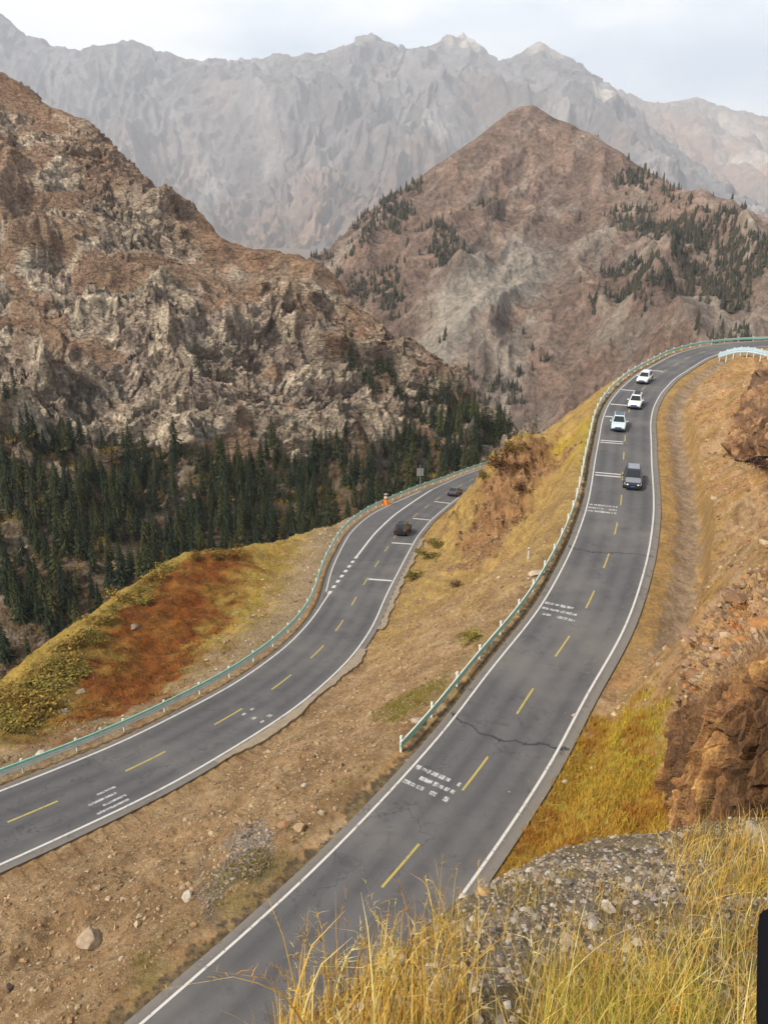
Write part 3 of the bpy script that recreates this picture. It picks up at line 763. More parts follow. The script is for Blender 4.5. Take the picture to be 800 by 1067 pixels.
nu = 720; vq = vq_of([40, 90, 110, 110, 24]); V = loft(MM, nu, None, vq); nv = V.shape[1]
Nn = gnormals(V); p = V.reshape(-1, 3); vv = np.tile(vq, nu)
warp = np.stack([fbm(p * .005 + 3, 3), fbm(p * .005 + 31, 3), fbm(p * .005 + 61, 3)], 1)
lft = sstep(120, 260, p[:, 0])[:, None]
e1 = np.array([-.60, -.30, -.74]) * (1 - lft) + np.array([-.38, -.5, -.78]) * lft; e1 /= np.linalg.norm(e1, axis=1)[:, None]
e2 = np.cross(e1, np.array([[0, 1., 0]])); e2 /= np.linalg.norm(e2, axis=1)[:, None]
e1 = e1.mean(0); e2 = e2.mean(0); e3 = np.cross(e1, e2)
q = np.stack([p @ e1 * .13, p @ e2, p @ e3 * .6], 1) + warp * 16
big = ridged(q * .0085 + 4, 3); mid = ridged(q * .027 + 8, 5); fine = ridged(q * .085 + 5, 4)
crag = sstep(-.1, .5, fbm(p * .006 + 20, 3))
f2, g2_, i2 = facet(q * np.array([.2, .06, .06]) + 5)
disp = (big - .42) * 58 + (mid - .4) * 13 + (fine - .4) * 4 + f2 * 2.5 * crag
fade = np.interp(vv, [0, 1, 2, 3, 4, 5], [.5, .9, 1, .85, .22, .2])
M_V = V + Nn * (disp * fade).reshape(nu, nv)[..., None]
g1 = fbm(p * .008 + 15, 4); g2 = fbm(q * .03 + 45, 4); g3 = fbm(p * .1 + 9, 3)
c = lerp(C(.29, .195, .145), C(.37, .255, .195), sstep(-.4, .4, g3 * .6 + g2 * .7))
c = lerp(c, C(.42, .355, .285), np.clip(sstep(.05, .5, g2) * .5 + sstep(.2, .6, crag * .5 + g2 * .6) * .45, 0, .85) * np.interp(vv, [0, 3, 3.6, 5], [1, .9, .35, .3]))
c = lerp(c, C(.15, .11, .09), sstep(.5, .28, mid) * .45)
# pale scree running down the face to the left
sx, sy, _ = project(P(480, 330, 730)[None]); A_, B_ = P(560,235,860), P(455,385,640); ab = (B_ - A_)[[0, 2]]; rel = p[:, [0, 2]] - A_[[0, 2]]
tt = rel @ ab / (ab @ ab); dd = np.abs(rel[:, 0] * ab[1] - rel[:, 1] * ab[0]) / np.linalg.norm(ab) + g1 * 22 + g2 * 8
c = lerp(c, C(.50, .445, .365), sstep(26, 6, dd) * sstep(-.1, .25, tt) * sstep(1.35, 1.0, tt) * sstep(3.4, 2.8, vv) * .75)
pointed = mesh_obj('pointed_mountain', M_V.reshape(-1, 3), grid_faces(nu, nv), M['midrock'], smooth=True, cols=np.clip(c, .004, .8)); tag(pointed, kind='structure')
MM_slope = gnormals(M_V)

# -- the far ranges
def far_range(name, lines, nu, segs, amp, seed, fadev, pal, pk):
    vq = vq_of(segs); V = loft(lines, nu, None, vq); nv = V.shape[1]; Nn = gnormals(V); p = V.reshape(-1, 3); vv = np.tile(vq, nu)
    warp = np.stack([fbm(p * .0008 + seed, 3), fbm(p * .0008 + seed + 31, 3), fbm(p * .0008 + seed + 61, 3)], 1)
    e1 = np.array([.12, -.55, -.83]); q = np.stack([p[:, 0], p @ e1 * .13, p[:, 1] * .35], 1) + warp * 110
    big = ridged(q * .0009 + seed, 4); mid = ridged(q * .003 + seed + 2, 5); fine = ridged(q * .010 + seed, 4); f2, _, _ = facet(p * .009 + 5)
    fd = np.interp(vv, np.arange(len(fadev)), fadev)
    mk = np.clip(1.05 + 1.1 * fbm(p * .0016 + 41, 3), .15, 1.5)
    disp = ((big - .42) * 5.2 + ((mid - .4) * 1.9 + (fine - .4) * .85 / np.clip(fd, .5, 1)) * mk + f2 * .42 / np.clip(fd, .35, 1)) * amp
    Vd = V + Nn * (disp * fd).reshape(nu, nv)[..., None]
    g1 = fbm(p * .0011 + seed, 4); g2 = fbm(q * .0045 + 4, 4); px_, py_, _ = project(p)
    c = lerp(pal[0], pal[1], sstep(-.2, .6, g2)); c = lerp(c, pal[2], sstep(.05, .6, g1 + .35 * sstep(2.6, 1.6, vv)))
    c = lerp(c, pal[3], sstep(1.6, 2.8, vv + g1 * .6) * .6)
    pale = np.maximum.reduce([np.exp(-(((p[:, 0] - k[0]) / k[2]) ** 2 + ((p[:, 2] - k[1]) / k[3]) ** 2)) for k in pk])  # pale summits, and sunlit patches painted into the slope colour
    c = lerp(c, C(.62, .54, .44), sstep(.35, .8, pale + g2 * .25) * .8)
    c = lerp(c, pal[0] * .6, sstep(.5, .25, mid) * .45)
    o = mesh_obj(name, Vd.reshape(-1, 3) * 1.8, grid_faces(nu, nv), M['farrock'], smooth=True, cols=np.clip(c, .004, .8)); return tag(o, kind='structure')
FA = [[(-260,420,2625),(0,420,2625),(150,420,2625),(300,400,2625),(420,400,2625),(550,400,2712),(680,400,2800),(800,400,2800),(1000,400,2800)],
      [(-260,300,3500),(0,300,3500),(130,280,3587),(220,240,3412),(300,285,2975),(380,240,3500),(450,230,3587),(560,235,3500),(700,260,3325),(800,275,3150),(1000,300,2975)],
      [(-260,150,4725),(0,150,4725),(100,150,4725),(200,165,4550),(290,170,4112),(370,130,4550),(450,120,4812),(520,120,4637),(600,150,4375),(700,200,3850),(800,240,3412),(1000,290,2975)],
      [(-260,40,5600),(-60,10,5600),(0,18,5512),(22,32,5512),(48,40,5512),(75,49,5512),(100,43,5512),(140,42,5512),(165,54,5512),(195,60,5425),(215,63,5425),(240,65,5425),(280,55,5425),(330,53,5425),(355,47,5512),(388,34,5600),(410,49,5600),(440,52,5600),(462,46,5687),(480,36,5687),(502,49,5600),(522,62,5512),(548,55,5512),(566,48,5425),(590,60,5337),(620,80,5162),(650,98,4900),(690,135,4550),(740,178,4112),(800,222,3587),(880,270,3150),(1000,320,2800)],
      [(-260,120,7350),(0,100,7350),(140,120,7350),(240,130,7350),(388,120,7350),(480,120,7350),(566,120,7000),(650,160,6300),(740,230,5250),(800,290,4375),(1000,340,3500)]]
far_range('far_mountain_range', FA, 860, [26, 120, 130, 120, 14], 52, 12, [.3, 1, 1.5, .2, .25],
          (C(.165, .145, .14), C(.29, .265, .25), C(.255, .175, .13), C(.19, .18, .185)),
          [(P(482,44,5690)[0], P(482,44,5690)[2], 190, 170), (P(628,108,4900)[0], P(628,108,4900)[2], 170, 110), (P(566,56,5420)[0], P(566,56,5420)[2], 150, 90)])
FB = [[(350,380,4550),(500,380,4550),(620,380,4550),(740,380,4550),(860,380,4550),(1100,380,4550)],
      [(350,230,5600),(500,230,5600),(620,200,5600),(740,190,5425),(860,200,5250),(1100,220,5250)],
      [(350,140,7350),(500,90,7350),(590,85,7350),(640,95,7350),(682,110,7350),(706,106,7350),(730,103,7350),(752,110,7350),(800,122,7262),(900,140,7175),(1100,150,7000)],
      [(350,200,9100),(600,180,9100),(730,180,9100),(900,200,9100),(1100,220,9100)]]
far_range('far_mountain_range', FB, 420, [20, 130, 110, 10], 56, 77, [.3, 1.2, .22, .3],
          (C(.24, .185, .15), C(.36, .29, .23), C(.36, .22, .14), C(.28, .245, .22)),
          [(P(780,165,6000)[0], P(780,165,6000)[2], 330, 120)])  # sunlit patch painted on the right-hand slope
# valley floor far below, out to the horizon
MBg = MB(); n = 40; S = 16000
MBg.add([(x, y, -168) for x in np.linspace(-S, S, n) for y in np.linspace(-2000, 20000, n)], grid_faces(n, n).tolist())
tag(MBg.build('valley_floor', mat_plain('valley_soil', (.16, .12, .08), .95, var=.3, scale=.02)), kind='structure')
#@@PART3
# ------------------------------------------------------------------ scattering on the ground
AREA = (RR ** 2)
def sample(mask, n, power=1.0):
    p = (mask * AREA ** power).ravel().astype(float); p /= p.sum(); k = RNG.choice(len(p), n, p=p)
    i, j = np.divmod(k, NA)
    r = np.exp(np.log(rr[i]) + RNG.uniform(-.5, .5, n) * math.log(rr[1] / rr[0])); a = az[j] + RNG.uniform(-.5, .5, n) * (az[1] - az[0])
    x, y = r * np.sin(a), r * np.cos(a); return np.stack([x, y, H(x, y)], 1), k
off_road = ((dU > .3) & (dL > .3)).astype(float)
ICO = np.array([(0,0,1)] + [(.894*math.cos(a),.894*math.sin(a),.447) for a in np.arange(5)*2*math.pi/5] + [(.894*math.cos(a),.894*math.sin(a),-.447) for a in np.arange(5)*2*math.pi/5+math.pi/5] + [(0,0,-1)])
ICOF = np.array([(0,i,i%5+1) for i in range(1,6)] + [(i,i+5,i%5+1) for i in range(1,6)] + [(i%5+1,i+5,i%5+6) for i in range(1,6)] + [(11,i%5+6,i+5) for i in range(1,6)])
def stones(name, pos, size, cols, flat=.65, up=None):
    n = len(pos); V = ICO[None] * (1 + RNG.uniform(-.32, .32, (n, 12, 1))) + RNG.uniform(-.12, .12, (n, 12, 3))
    sc = np.stack([RNG.uniform(.7, 1.3, n), RNG.uniform(.6, 1.1, n), RNG.uniform(.45, .95, n) * flat / .65], 1) * size[:, None] * .5
    V = V * sc[:, None]
    t = RNG.uniform(0, 2 * np.pi, n); tl = RNG.normal(0, .25, n)
    c, s = np.cos(tl)[:, None], np.sin(tl)[:, None]; y = V[..., 1] * c - V[..., 2] * s; z = V[..., 1] * s + V[..., 2] * c
    c, s = np.cos(t)[:, None], np.sin(t)[:, None]; x = V[..., 0] * c - y * s; y = V[..., 0] * s + y * c
    V = np.stack([x, y, z], -1) + pos[:, None] + np.array([0, 0, 1]) * (size * .12)[:, None, None]
    Fc = ICOF[None] + (np.arange(n) * 12)[:, None, None]
    cc = np.repeat(cols, 12, 0)
    o = mesh_obj(name, V.reshape(-1, 3), Fc.reshape(-1, 3), M['stone'], cols=np.clip(cc, .01, .8).astype(np.float32)); return tag(o, kind='stuff')
def mixpal(pal, n, var=.18):
    pal = np.array(pal); k = RNG.integers(0, len(pal), n); return pal[k] * RNG.uniform(1 - var, 1 + var, (n, 1))
TANS = [(.34,.25,.15),(.28,.19,.11),(.42,.34,.24),(.22,.15,.10),(.30,.17,.09)]
GREYS = [(.35,.30,.255),(.25,.21,.18),(.48,.42,.35),(.15,.125,.11),(.36,.275,.19),(.27,.23,.195)]
m = off_road * between * (GY < 110); pos, k = sample(m, 20000, .75); stones('scattered_stones', pos, RNG.lognormal(math.log(.085), .55, 20000).clip(.03, .42), mixpal([(.38,.27,.155),(.31,.21,.12),(.42,.32,.21),(.20,.135,.08),(.33,.20,.10)], 20000))
m = off_road * (offU > W + 1.2) * (RR > 20) * (1 - GB) * (np.abs(offU) < 60) * (1 - chan * (od < 5.2)); pos, k = sample(m, 16000, .8); stones('scattered_stones', pos, RNG.lognormal(math.log(.17), .55, 16000).clip(.06, .9), mixpal([(.40,.26,.13),(.34,.21,.10),(.44,.33,.20),(.22,.13,.07),(.36,.19,.08)], 16000))
m = off_road * outl * (offLL > -12) * (RP < .3); pos, k = sample(m, 2500, .8); stones('scattered_stones', pos, RNG.lognormal(math.log(.17), .5, 2500).clip(.07, .7), mixpal(TANS + [(.45,.40,.33)], 2500))
m = off_road * G2; pos, k = sample(m, 1400); stones('gravel', pos, RNG.lognormal(math.log(.085), .5, 1400), mixpal([(.28,.23,.19),(.20,.165,.14),(.34,.28,.23),(.15,.12,.10)], 1400), flat=.5)
m = fg * (G1 * .8 * np.clip(.5 + nB, .08, 1) + .16); pos, k = sample(m, 22000, .8); stones('gravel', pos, RNG.lognormal(math.log(.028), .55, 22000).clip(.01, .10), mixpal(GREYS + [(.32,.25,.17),(.28,.2,.13)], 22000), flat=.5)
m = off_road * (KR > .4); pos, k = sample(m, 1300); stones('scattered_stones', pos, RNG.lognormal(math.log(.2), .5, 1300).clip(.08, .9), mixpal([(.22,.13,.07),(.30,.20,.12),(.17,.10,.055)], 1300))

# grit that has crept onto the shoulders
gp = []
for c_, lo_, hi_, n_ in ((UP, W + .05, W + .75, 900), (UP, -.5, .05, 500), (LOW, W + .05, W + .7, 500), (LOW, W - 1.0, W, 60), (UP, W - 1.2, W, 120)):
    s_ = RNG.uniform(0, cum(c_)[-1] * .75, n_); q_ = at_s(c_, s_); n2_ = normals2(c_); d_ = cum(c_); o_ = RNG.uniform(lo_, hi_, n_)
    q_[:, 0] += np.interp(s_, d_, n2_[:, 0]) * o_; q_[:, 1] += np.interp(s_, d_, n2_[:, 1]) * o_; gp.append(q_)
gp = np.concatenate(gp); stones('grit', gp, RNG.lognormal(math.log(.05), .45, len(gp)).clip(.02, .16), mixpal([(.34,.25,.15),(.27,.21,.15),(.40,.32,.22)], len(gp)), flat=.5)
# boulders one can pick out
def boulder(label, q, size, colr, asp=(1, .75, .6), seed=0, name='boulder'):
    rn = np.random.default_rng(seed); bm = bmesh.new(); bmesh.ops.create_icosphere(bm, subdivisions=3, radius=.5)
    v = np.array([x.co for x in bm.verts]); f = [[x.index for x in y.verts] for y in bm.faces]; bm.free()
    pl = rn.normal(size=(11, 3)); pl /= np.linalg.norm(pl, axis=1)[:, None]
    for a in pl:
        h = rn.uniform(.27, .42); d = v @ a; v = v - np.clip(d - h, 0, None)[:, None] * a
    v += fbm(v * 4 + seed * 3, 3)[:, None] * .03 * v / .5
    v = v * np.array(asp) * size; cc = np.tile(np.array(colr, np.float32), (len(v), 1)) * (1 + .18 * fbm(v * 3 / size + seed, 4))[:, None]
    o = mesh_obj(name, v, f, M['stone'], cols=np.clip(cc, .01, .8)); o.location = (q[0], q[1], q[2] + size * asp[2] * .22); o.rotation_euler = (rn.uniform(-.2, .2), rn.uniform(-.2, .2), rn.uniform(0, 6))
    return tag(o, label, 'boulder')
BL = [(95,982,1.6,(.36,.27,.18),'large pale boulder alone on the soil at the lower left between the roads'),
      (297,860,.85,(.30,.17,.09),'reddish brown stone beside the grey gravel patch on the soil strip'),
      (312,864,.85,(.42,.29,.17),'tan rounded stone just right of the reddish brown stone by the gravel'),
      (196,936,.75,(.48,.42,.33),'pale rounded stone at the left tip of the gravel patch'),
      (336,848,.5,(.40,.31,.21),'tan stone on the soil strip above the tan and brown stone pair'),
      (350,842,.45,(.36,.26,.17),'smaller flat stone near the upper road edge by yellow grass'),
      (318,820,.5,(.45,.38,.28),'pale stone on the soil strip midway to the lower road'),
      (146,955,.45,(.38,.29,.19),'flat tan stone on bare soil to the right of the large pale boulder'),
      (10,1030,.6,(.13,.085,.065),'dark brown stone at the lower left corner of the soil strip'),
      (202,963,.4,(.38,.24,.12),'orange tan flat stone among yellow grass by the upper road edge'),
      (436,752,1.3,(.34,.27,.19),'weathered flat slab beside the near end of the guard rail'),
      (557,598,1.5,(.42,.33,.24),'pale flat slab on the golden slope below the guard rail bend'),
      (42,787,.9,(.50,.42,.33),'pale upright rock beside the lower guard rail at the left'),
      (589,815,.5,(.50,.43,.33),'pale flat stone lying in the yellow grass bank'),
      (617,801,.42,(.48,.42,.33),'upper pale stone in the yellow grass bank'),
      (598,747,.5,(.47,.39,.30),'whitish stone at the top edge of the yellow grass bank'),
      (634,948,.17,(.55,.47,.40),'whitish block on the grey gravel in the foreground'),
      (790,876,.6,(.34,.28,.21),'large pale rock in grass at the right edge under the outcrop'),
      (715,1048,.16,(.55,.50,.44),'flat white stone in the grass at the bottom right'),
      (410,993,.17,(.50,.37,.17),'flat yellowish rock on the foreground lip above the asphalt'),
      (296,1052,.16,(.42,.15,.045),'orange lichen covered rock at the bottom edge beside the asphalt'),
      (441,1050,.13,(.42,.22,.10),'orange tan cobble among the bottom foreground grass stalks'),
      (590,983,.16,(.36,.28,.19),'tan cobble on gravel in the middle of the foreground'),
      (505,931,.2,(.44,.29,.13),'yellowish rock on the foreground lip beside the white edge line'),
      (693,975,.2,(.30,.23,.17),'brown cobble right of the gravel among thin foreground grass')]
for i, (px, py, s, cl, lb) in enumerate(BL):
    boulder(lb, cast(px, py + 2), s, cl, asp=(1, .8, .38) if ('flat' in lb or 'slab' in lb) else (1, .8, .62), seed=i + 1, name='rock_slab' if 'slab' in lb else 'boulder')

for i, (px, py, sz, lb) in enumerate([(66,744,1.5,'dark rock low on the left brow beside the red slope'),(84,722,1.2,'small dark rock in the middle of the left brow by the red slope'),(141,655,1.7,'brown rock at the upper left edge of the red slope')]):
    boulder(lb, cast(px, py) - np.array([0, 0, sz * .12]), sz, (.24,.18,.12), asp=(1,.7,.5), seed=70+i)
# ------------------------------------------------------------------ rock outcrop at the right, split by vertical fractures
OL = [[(700,850,39),(706,885,33),(722,890,30.5),(760,890,28.5),(800,890,27),(850,890,26),(920,900,25)],
      [(702,800,38.5),(709,820,33),(726,820,30.6),(760,815,28.6),(800,805,27.2),(850,790,26),(920,780,25)],
      [(704,752,38),(712,752,33),(730,750,31.2),(755,742,29.6),(782,718,28.6),(810,695,28),(860,670,27.5),(920,650,27)],
      [(706,735,41),(714,732,38),(728,715,35),(745,690,33.5),(775,672,32.5),(810,655,32),(860,640,31.5),(920,620,31)],
      [(715,725,47),(722,690,43.5),(735,650,41),(755,622,40.5),(780,605,41),(815,592,41.5),(860,580,42),(920,565,42)],
      [(720,735,52),(728,690,49),(745,650,47.5),(765,622,47),(790,605,47),(820,595,47),(865,585,48),(925,575,48)]]
OL = [[l[min(int(i * len(l) / 8), len(l) - 1)] if len(l) < 8 else l[i] for i in range(8)] if False else l for l in OL]
nu = 330; vq = vq_of([60, 110, 50, 90, 12]); V = loft(OL, nu, None, vq); nv = V.shape[1]; Nn = gnormals(V); p = V.reshape(-1, 3); vv = np.tile(vq, nu)
wr = np.stack([fbm(p * .3 + 3, 3), fbm(p * .3 + 31, 3), fbm(p * .3 + 61, 3)], 1)
q = p * np.array([1, 1, .14]) + wr * .5
r1 = ridged(q * .55 + 2, 5); r2 = ridged(q * 1.6 + 9, 4)
f1, e1_, ci = facet(p * np.array([.8, .8, .45]) + wr * .5); f2, e2_, cj = facet(p * np.array([1.2, 1.2, 1.5]) + wr * .4); f3, e3_, ck = facet(p * 3.0 + wr)
face = sstep(2.6, 2.0, vv); topm = sstep(2.3, 3.0, vv); fine_t = sstep(-.2, .3, fbm(p * .5 + 12, 3))
h1, k1_, _ = facet(p * np.array([1.1, 1.1, .16]) + wr * .35 + 2); h2, k2_, _ = facet(p * np.array([2.8, 2.8, .5]) + wr * .5 + 8)
disp = face * ((r1 - .4) * .7 + h1 * .75 + h2 * .26 - sstep(.10, 0, k1_) * .35) + topm * (f2 * .5 * fine_t + f3 * .16) + topm * f3 * .10 + fbm(q * 1.5, 3) * .25
disp *= np.interp(vv, [0, .4, 4, 4.6, 5], [1, 1, .9, .3, 0])
O_V = V + Nn * disp.reshape(nu, nv)[..., None]
t1 = fbm(q * 1.2 + 7, 4); t2 = fbm(p * 1.5 + 3, 4)
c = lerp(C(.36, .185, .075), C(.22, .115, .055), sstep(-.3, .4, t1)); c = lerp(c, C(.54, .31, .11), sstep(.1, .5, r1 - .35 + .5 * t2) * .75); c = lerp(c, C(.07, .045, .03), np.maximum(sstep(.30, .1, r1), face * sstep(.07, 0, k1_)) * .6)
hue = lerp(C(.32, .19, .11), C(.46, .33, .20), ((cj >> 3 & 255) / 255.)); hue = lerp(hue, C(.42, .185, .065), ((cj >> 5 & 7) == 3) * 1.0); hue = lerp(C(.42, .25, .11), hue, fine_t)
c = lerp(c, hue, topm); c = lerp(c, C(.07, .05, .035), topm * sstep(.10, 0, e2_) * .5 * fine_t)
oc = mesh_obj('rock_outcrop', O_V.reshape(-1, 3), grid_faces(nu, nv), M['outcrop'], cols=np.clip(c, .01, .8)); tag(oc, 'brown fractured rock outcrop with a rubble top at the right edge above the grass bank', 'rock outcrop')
# rubble blocks lying on its top
sel = np.nonzero((vv > 2.9) & (vv < 4.6))[0]; k = RNG.choice(sel, 520); pp = O_V.reshape(-1, 3)[k] + RNG.normal(0, .05, (520, 3))
stones('rubble', pp, RNG.lognormal(math.log(.30), .6, 520).clip(.1, 1.5), mixpal([(.32,.20,.12),(.46,.33,.20),(.24,.135,.07),(.20,.12,.08),(.42,.20,.075)], 520), flat=.4)
# second broken rock face higher up by the frame edge
OL2 = [[(748,478,92),(762,478,88),(785,474,84),(820,470,80),(860,470,78)],[(754,455,95),(768,452,90),(790,445,86),(820,440,83),(860,440,80)],[(766,425,101),(778,408,99),(795,390,99),(820,382,98),(860,384,94)],[(777,417,113),(787,404,110),(803,390,108),(825,384,105),(865,386,101)]]
nu = 150; vq = vq_of([50, 60, 12]); V = loft(OL2, nu, None, vq); nv = V.shape[1]; Nn = gnormals(V); p = V.reshape(-1, 3); vv = np.tile(vq, nu)
f1, e1_, cj = facet(p * np.array([.30, .30, .22]) + 3); f2, e2_, ck = facet(p * .9 + 1); r1 = ridged((p @ np.array([[.5, 0, .5], [0, 1, 0], [-.5, 0, .5]])) * np.array([.5, .3, .12]), 4)
uu = np.repeat(np.arange(nu) / (nu - 1), nv)
disp = (f1 * .9 + f2 * .45 + (r1 - .4) * 1.4 + fbm(p * .5, 4) * .5) * np.interp(vv, [0, .5, 2, 3], [.3, 1, .8, 0])
disp -= 2.2 * sstep(.3, 0, uu + .12 * fbm(p * .3, 3)) + 1.0 * sstep(.5, 0, vv + .3 * fbm(p * .3 + 8, 3)) - .3
c = lerp(C(.18, .10, .055), C(.36, .205, .10), sstep(-.3, .4, fbm(p * .5 + 7, 4))); c = lerp(c, C(.08, .055, .045), np.maximum(sstep(.10, 0, e1_), sstep(.35, .15, r1)) * .55)
oc2 = mesh_obj('rock_outcrop', (V + Nn * disp.reshape(nu, nv)[..., None]).reshape(-1, 3), grid_faces(nu, nv), M['outcrop'], cols=np.clip(c, .01, .8)); tag(oc2, 'dark broken rock face high on the right hillside above the drainage channel', 'rock outcrop')

# ------------------------------------------------------------------ grass
def grass(name, pos, h, w, cols, lean=.35, seg=3, tipdroop=0.0):
    n = len(pos); s = np.linspace(0, 1, seg + 1)[None, :]
    a = RNG.uniform(0, 2 * np.pi, n); l = np.abs(RNG.normal(0, lean, n)); d = np.stack([np.cos(a) * l, np.sin(a) * l], 1)
    b = RNG.uniform(0, 2 * np.pi, n); side = np.stack([np.cos(b), np.sin(b)], 1)
    P_ = np.zeros((n, seg + 1, 3)); k = s ** 1.8 + (tipdroop * sstep(.7, 1, s) if tipdroop else 0)
    P_[..., 0] = pos[:, :1] + d[:, :1] * h[:, None] * k; P_[..., 1] = pos[:, 1:2] + d[:, 1:] * h[:, None] * k
    P_[..., 2] = pos[:, 2:3] - .02 + h[:, None] * (s - .35 * l[:, None] * s ** 2 - tipdroop * .5 * sstep(.75, 1, s))
    ww = (w[:, None] * (1 - s ** 1.5 * .92) * .5)
    V = np.stack([P_, P_], 2); V[:, :, 0, :2] -= side[:, None] * ww[..., None]; V[:, :, 1, :2] += side[:, None] * ww[..., None]
    base = (np.arange(n) * (seg + 1) * 2)[:, None, None]; q = np.array([[2 * i, 2 * i + 1, 2 * i + 3, 2 * i + 2] for i in range(seg)])[None] + base
    cc = np.repeat(cols, (seg + 1) * 2, 0)
    o = mesh_obj(name, V.reshape(-1, 3), q.reshape(-1, 4), M['grass'], cols=np.clip(cc, .01, .8).astype(np.float32)); tag(o, kind='stuff')
    if tipdroop:
        hd = RNG.random(n) < .6; tp = P_[hd][:, -3:]; m_ = 12; f_ = RNG.random((len(tp), m_, 1)) * 1.9
        sp = np.where(f_ < 1, tp[:, :1] * (1 - f_) + tp[:, 1:2] * f_, tp[:, 1:2] * (2 - f_) + tp[:, 2:] * (f_ - 1)).reshape(-1, 3)
        grass('grass', sp + [0, 0, .02], RNG.uniform(.02, .045, len(sp)), RNG.uniform(.003, .005, len(sp)), np.repeat(cols[hd], m_, 0) * .85, .9, 2)
    return o
def tufted(pos, per, spread):
    q = np.repeat(pos, per, 0); q[:, :2] += RNG.normal(0, spread, (len(q), 2)); q[:, 2] = H(q[:, 0], q[:, 1]); return q
def pix_sample(poly, n):
    poly = np.array(poly, float); lo, hi = poly.min(0), poly.max(0); out = []
    while len(out) < n:
        x, y = RNG.uniform(lo, hi)
        if inpoly(np.array([x]), np.array([y]), poly)[0]:
            q = cast(x, y)
            if q is not None and math.hypot(q[0], q[1]) < 16: out.append(q)
    return np.array(out)
STRAW = [(.72,.50,.13),(.64,.40,.08),(.78,.62,.26),(.52,.33,.06),(.58,.30,.06)]
FRESH = [(.36,.31,.045),(.46,.36,.06),(.25,.24,.03),(.56,.42,.09)]
# foreground: tall stalks at the left, thick tussocks along the bottom and right
a = tufted(pix_sample([(560,1010),(640,1000),(720,970),(800,900),(830,1150),(540,1150)], 170), 13, .05)
grass('grass', a, RNG.uniform(.16, .48, len(a)), RNG.uniform(.003, .007, len(a)), mixpal(STRAW + FRESH, len(a)), .45, 4)
a = tufted(pix_sample([(580,1050),(650,1030),(720,1040),(760,1150),(560,1150)], 90), 18, .05)
grass('grass', a, RNG.uniform(.15, .40, len(a)), RNG.uniform(.004, .008, len(a)), mixpal(FRESH, len(a)), .4, 4)
a = tufted(pix_sample([(300,1075),(340,1030),(400,1000),(470,960),(480,1160),(280,1160)], 190), 10, .05)
grass('grass', a, RNG.uniform(.12, .42, len(a)), RNG.uniform(.003, .006, len(a)), mixpal(STRAW, len(a)), .3, 5)
a = pix_sample([(300,1068),(340,1030),(400,1000),(470,955),(500,1100),(290,1130)], 300)
grass('grass', a, RNG.uniform(.3, .9, len(a)), RNG.uniform(.006, .010, len(a)), mixpal(STRAW, len(a)), .28, 8, .22)
a = pix_sample([(480,1010),(560,1010),(700,960),(800,880),(820,1120),(480,1120)], 170)
grass('grass', a, RNG.uniform(.35, .85, len(a)), RNG.uniform(.003, .006, len(a)), mixpal(STRAW, len(a)), .4, 8, .15)
a = tufted(pix_sample([(690,880),(800,850),(830,950),(720,960)], 120), 12, .07)
grass('grass', a, RNG.uniform(.2, .55, len(a)), RNG.uniform(.004, .009, len(a)), mixpal(STRAW + FRESH[1:2], len(a)), .45, 4)
a = tufted(pix_sample([(440,960),(540,905),(700,885),(700,960),(560,1010),(440,1010)], 60), 10, .05)
grass('grass', a, RNG.uniform(.1, .3, len(a)), RNG.uniform(.004, .007, len(a)), mixpal(STRAW + FRESH, len(a)), .4, 4)
a = tufted(pix_sample([(600,960),(720,880),(800,860),(830,1150),(500,1150)], 170), 5, .08)
grass('grass', a, RNG.uniform(.12, .4, len(a)), RNG.uniform(.003, .006, len(a)), mixpal([(.60,.44,.20),(.46,.30,.12),(.34,.20,.08)], len(a)), 1.1, 5)
# bank beside the road
m = GB * (RR > 16) * (offU > W + .75); a, _ = sample(m, 3000); a = tufted(a, 11, .14)
gx = sstep(9, 17, a[:, 0] + RNG.normal(0, 2, len(a)))[:, None]
rs = (fbm(a * .5 + 3, 3) > .12)[:, None] * RNG.uniform(.5, 1, (len(a), 1))
grass('grass', a, RNG.uniform(.14, .5, len(a)), RNG.uniform(.02, .045, len(a)), rs * np.array([.40, .17, .03]) + (1 - rs) * (mixpal([(.48,.27,.04),(.44,.21,.03),(.52,.34,.07),(.34,.19,.035)], len(a)) * (1 - gx) + mixpal([(.56,.42,.045),(.50,.41,.05),(.36,.33,.03),(.58,.38,.05)], len(a)) * gx), .5)
# golden grass on the slope between the roads and round the knob
m = off_road * between * (nB + .4 * nA > -.1) * sstep(48, 80, GY) * (KR < .5); a, _ = sample(m, 3600, .9); a = tufted(a, 6, .25)
grass('grass', a, RNG.uniform(.12, .4, len(a)), RNG.uniform(.03, .08, len(a)), mixpal([(.42,.27,.07),(.36,.22,.05),(.46,.33,.10),(.30,.19,.05)], len(a)), .6)
m = off_road * ((dU < 1.6) & (offU < 0) & (GY < 60) & (nB > .05)) * .6 + region([(85,1060),(170,1000),(250,945),(300,905),(320,900),(260,970),(150,1060)], .9) + 2 * region([(220,915),(250,892),(285,892),(290,910),(250,925),(225,925)], .8) + 1.5 * region([(400,735),(440,715),(465,712),(450,730),(415,752),(392,748)], .9)
a, _ = sample(m * off_road, 700, .9); a = tufted(a, 9, .16); grass('grass', a, RNG.uniform(.1, .3, len(a)), RNG.uniform(.02, .04, len(a)), mixpal([(.24,.22,.04),(.17,.16,.03),(.32,.22,.05),(.28,.17,.05)], len(a)), .55)
m = off_road * (offU > W + 1.2) * (RR > 24) * (1 - GB) * (np.abs(offU) < 50) * (nB > .0) * (1 - chan * (od < 5.2)); a, _ = sample(m, 3600, .9); a = tufted(a, 5, .2)
grass('grass', a, RNG.uniform(.1, .35, len(a)), RNG.uniform(.02, .06, len(a)), mixpal([(.40,.26,.08),(.36,.21,.06),(.44,.33,.13)], len(a)), .6)
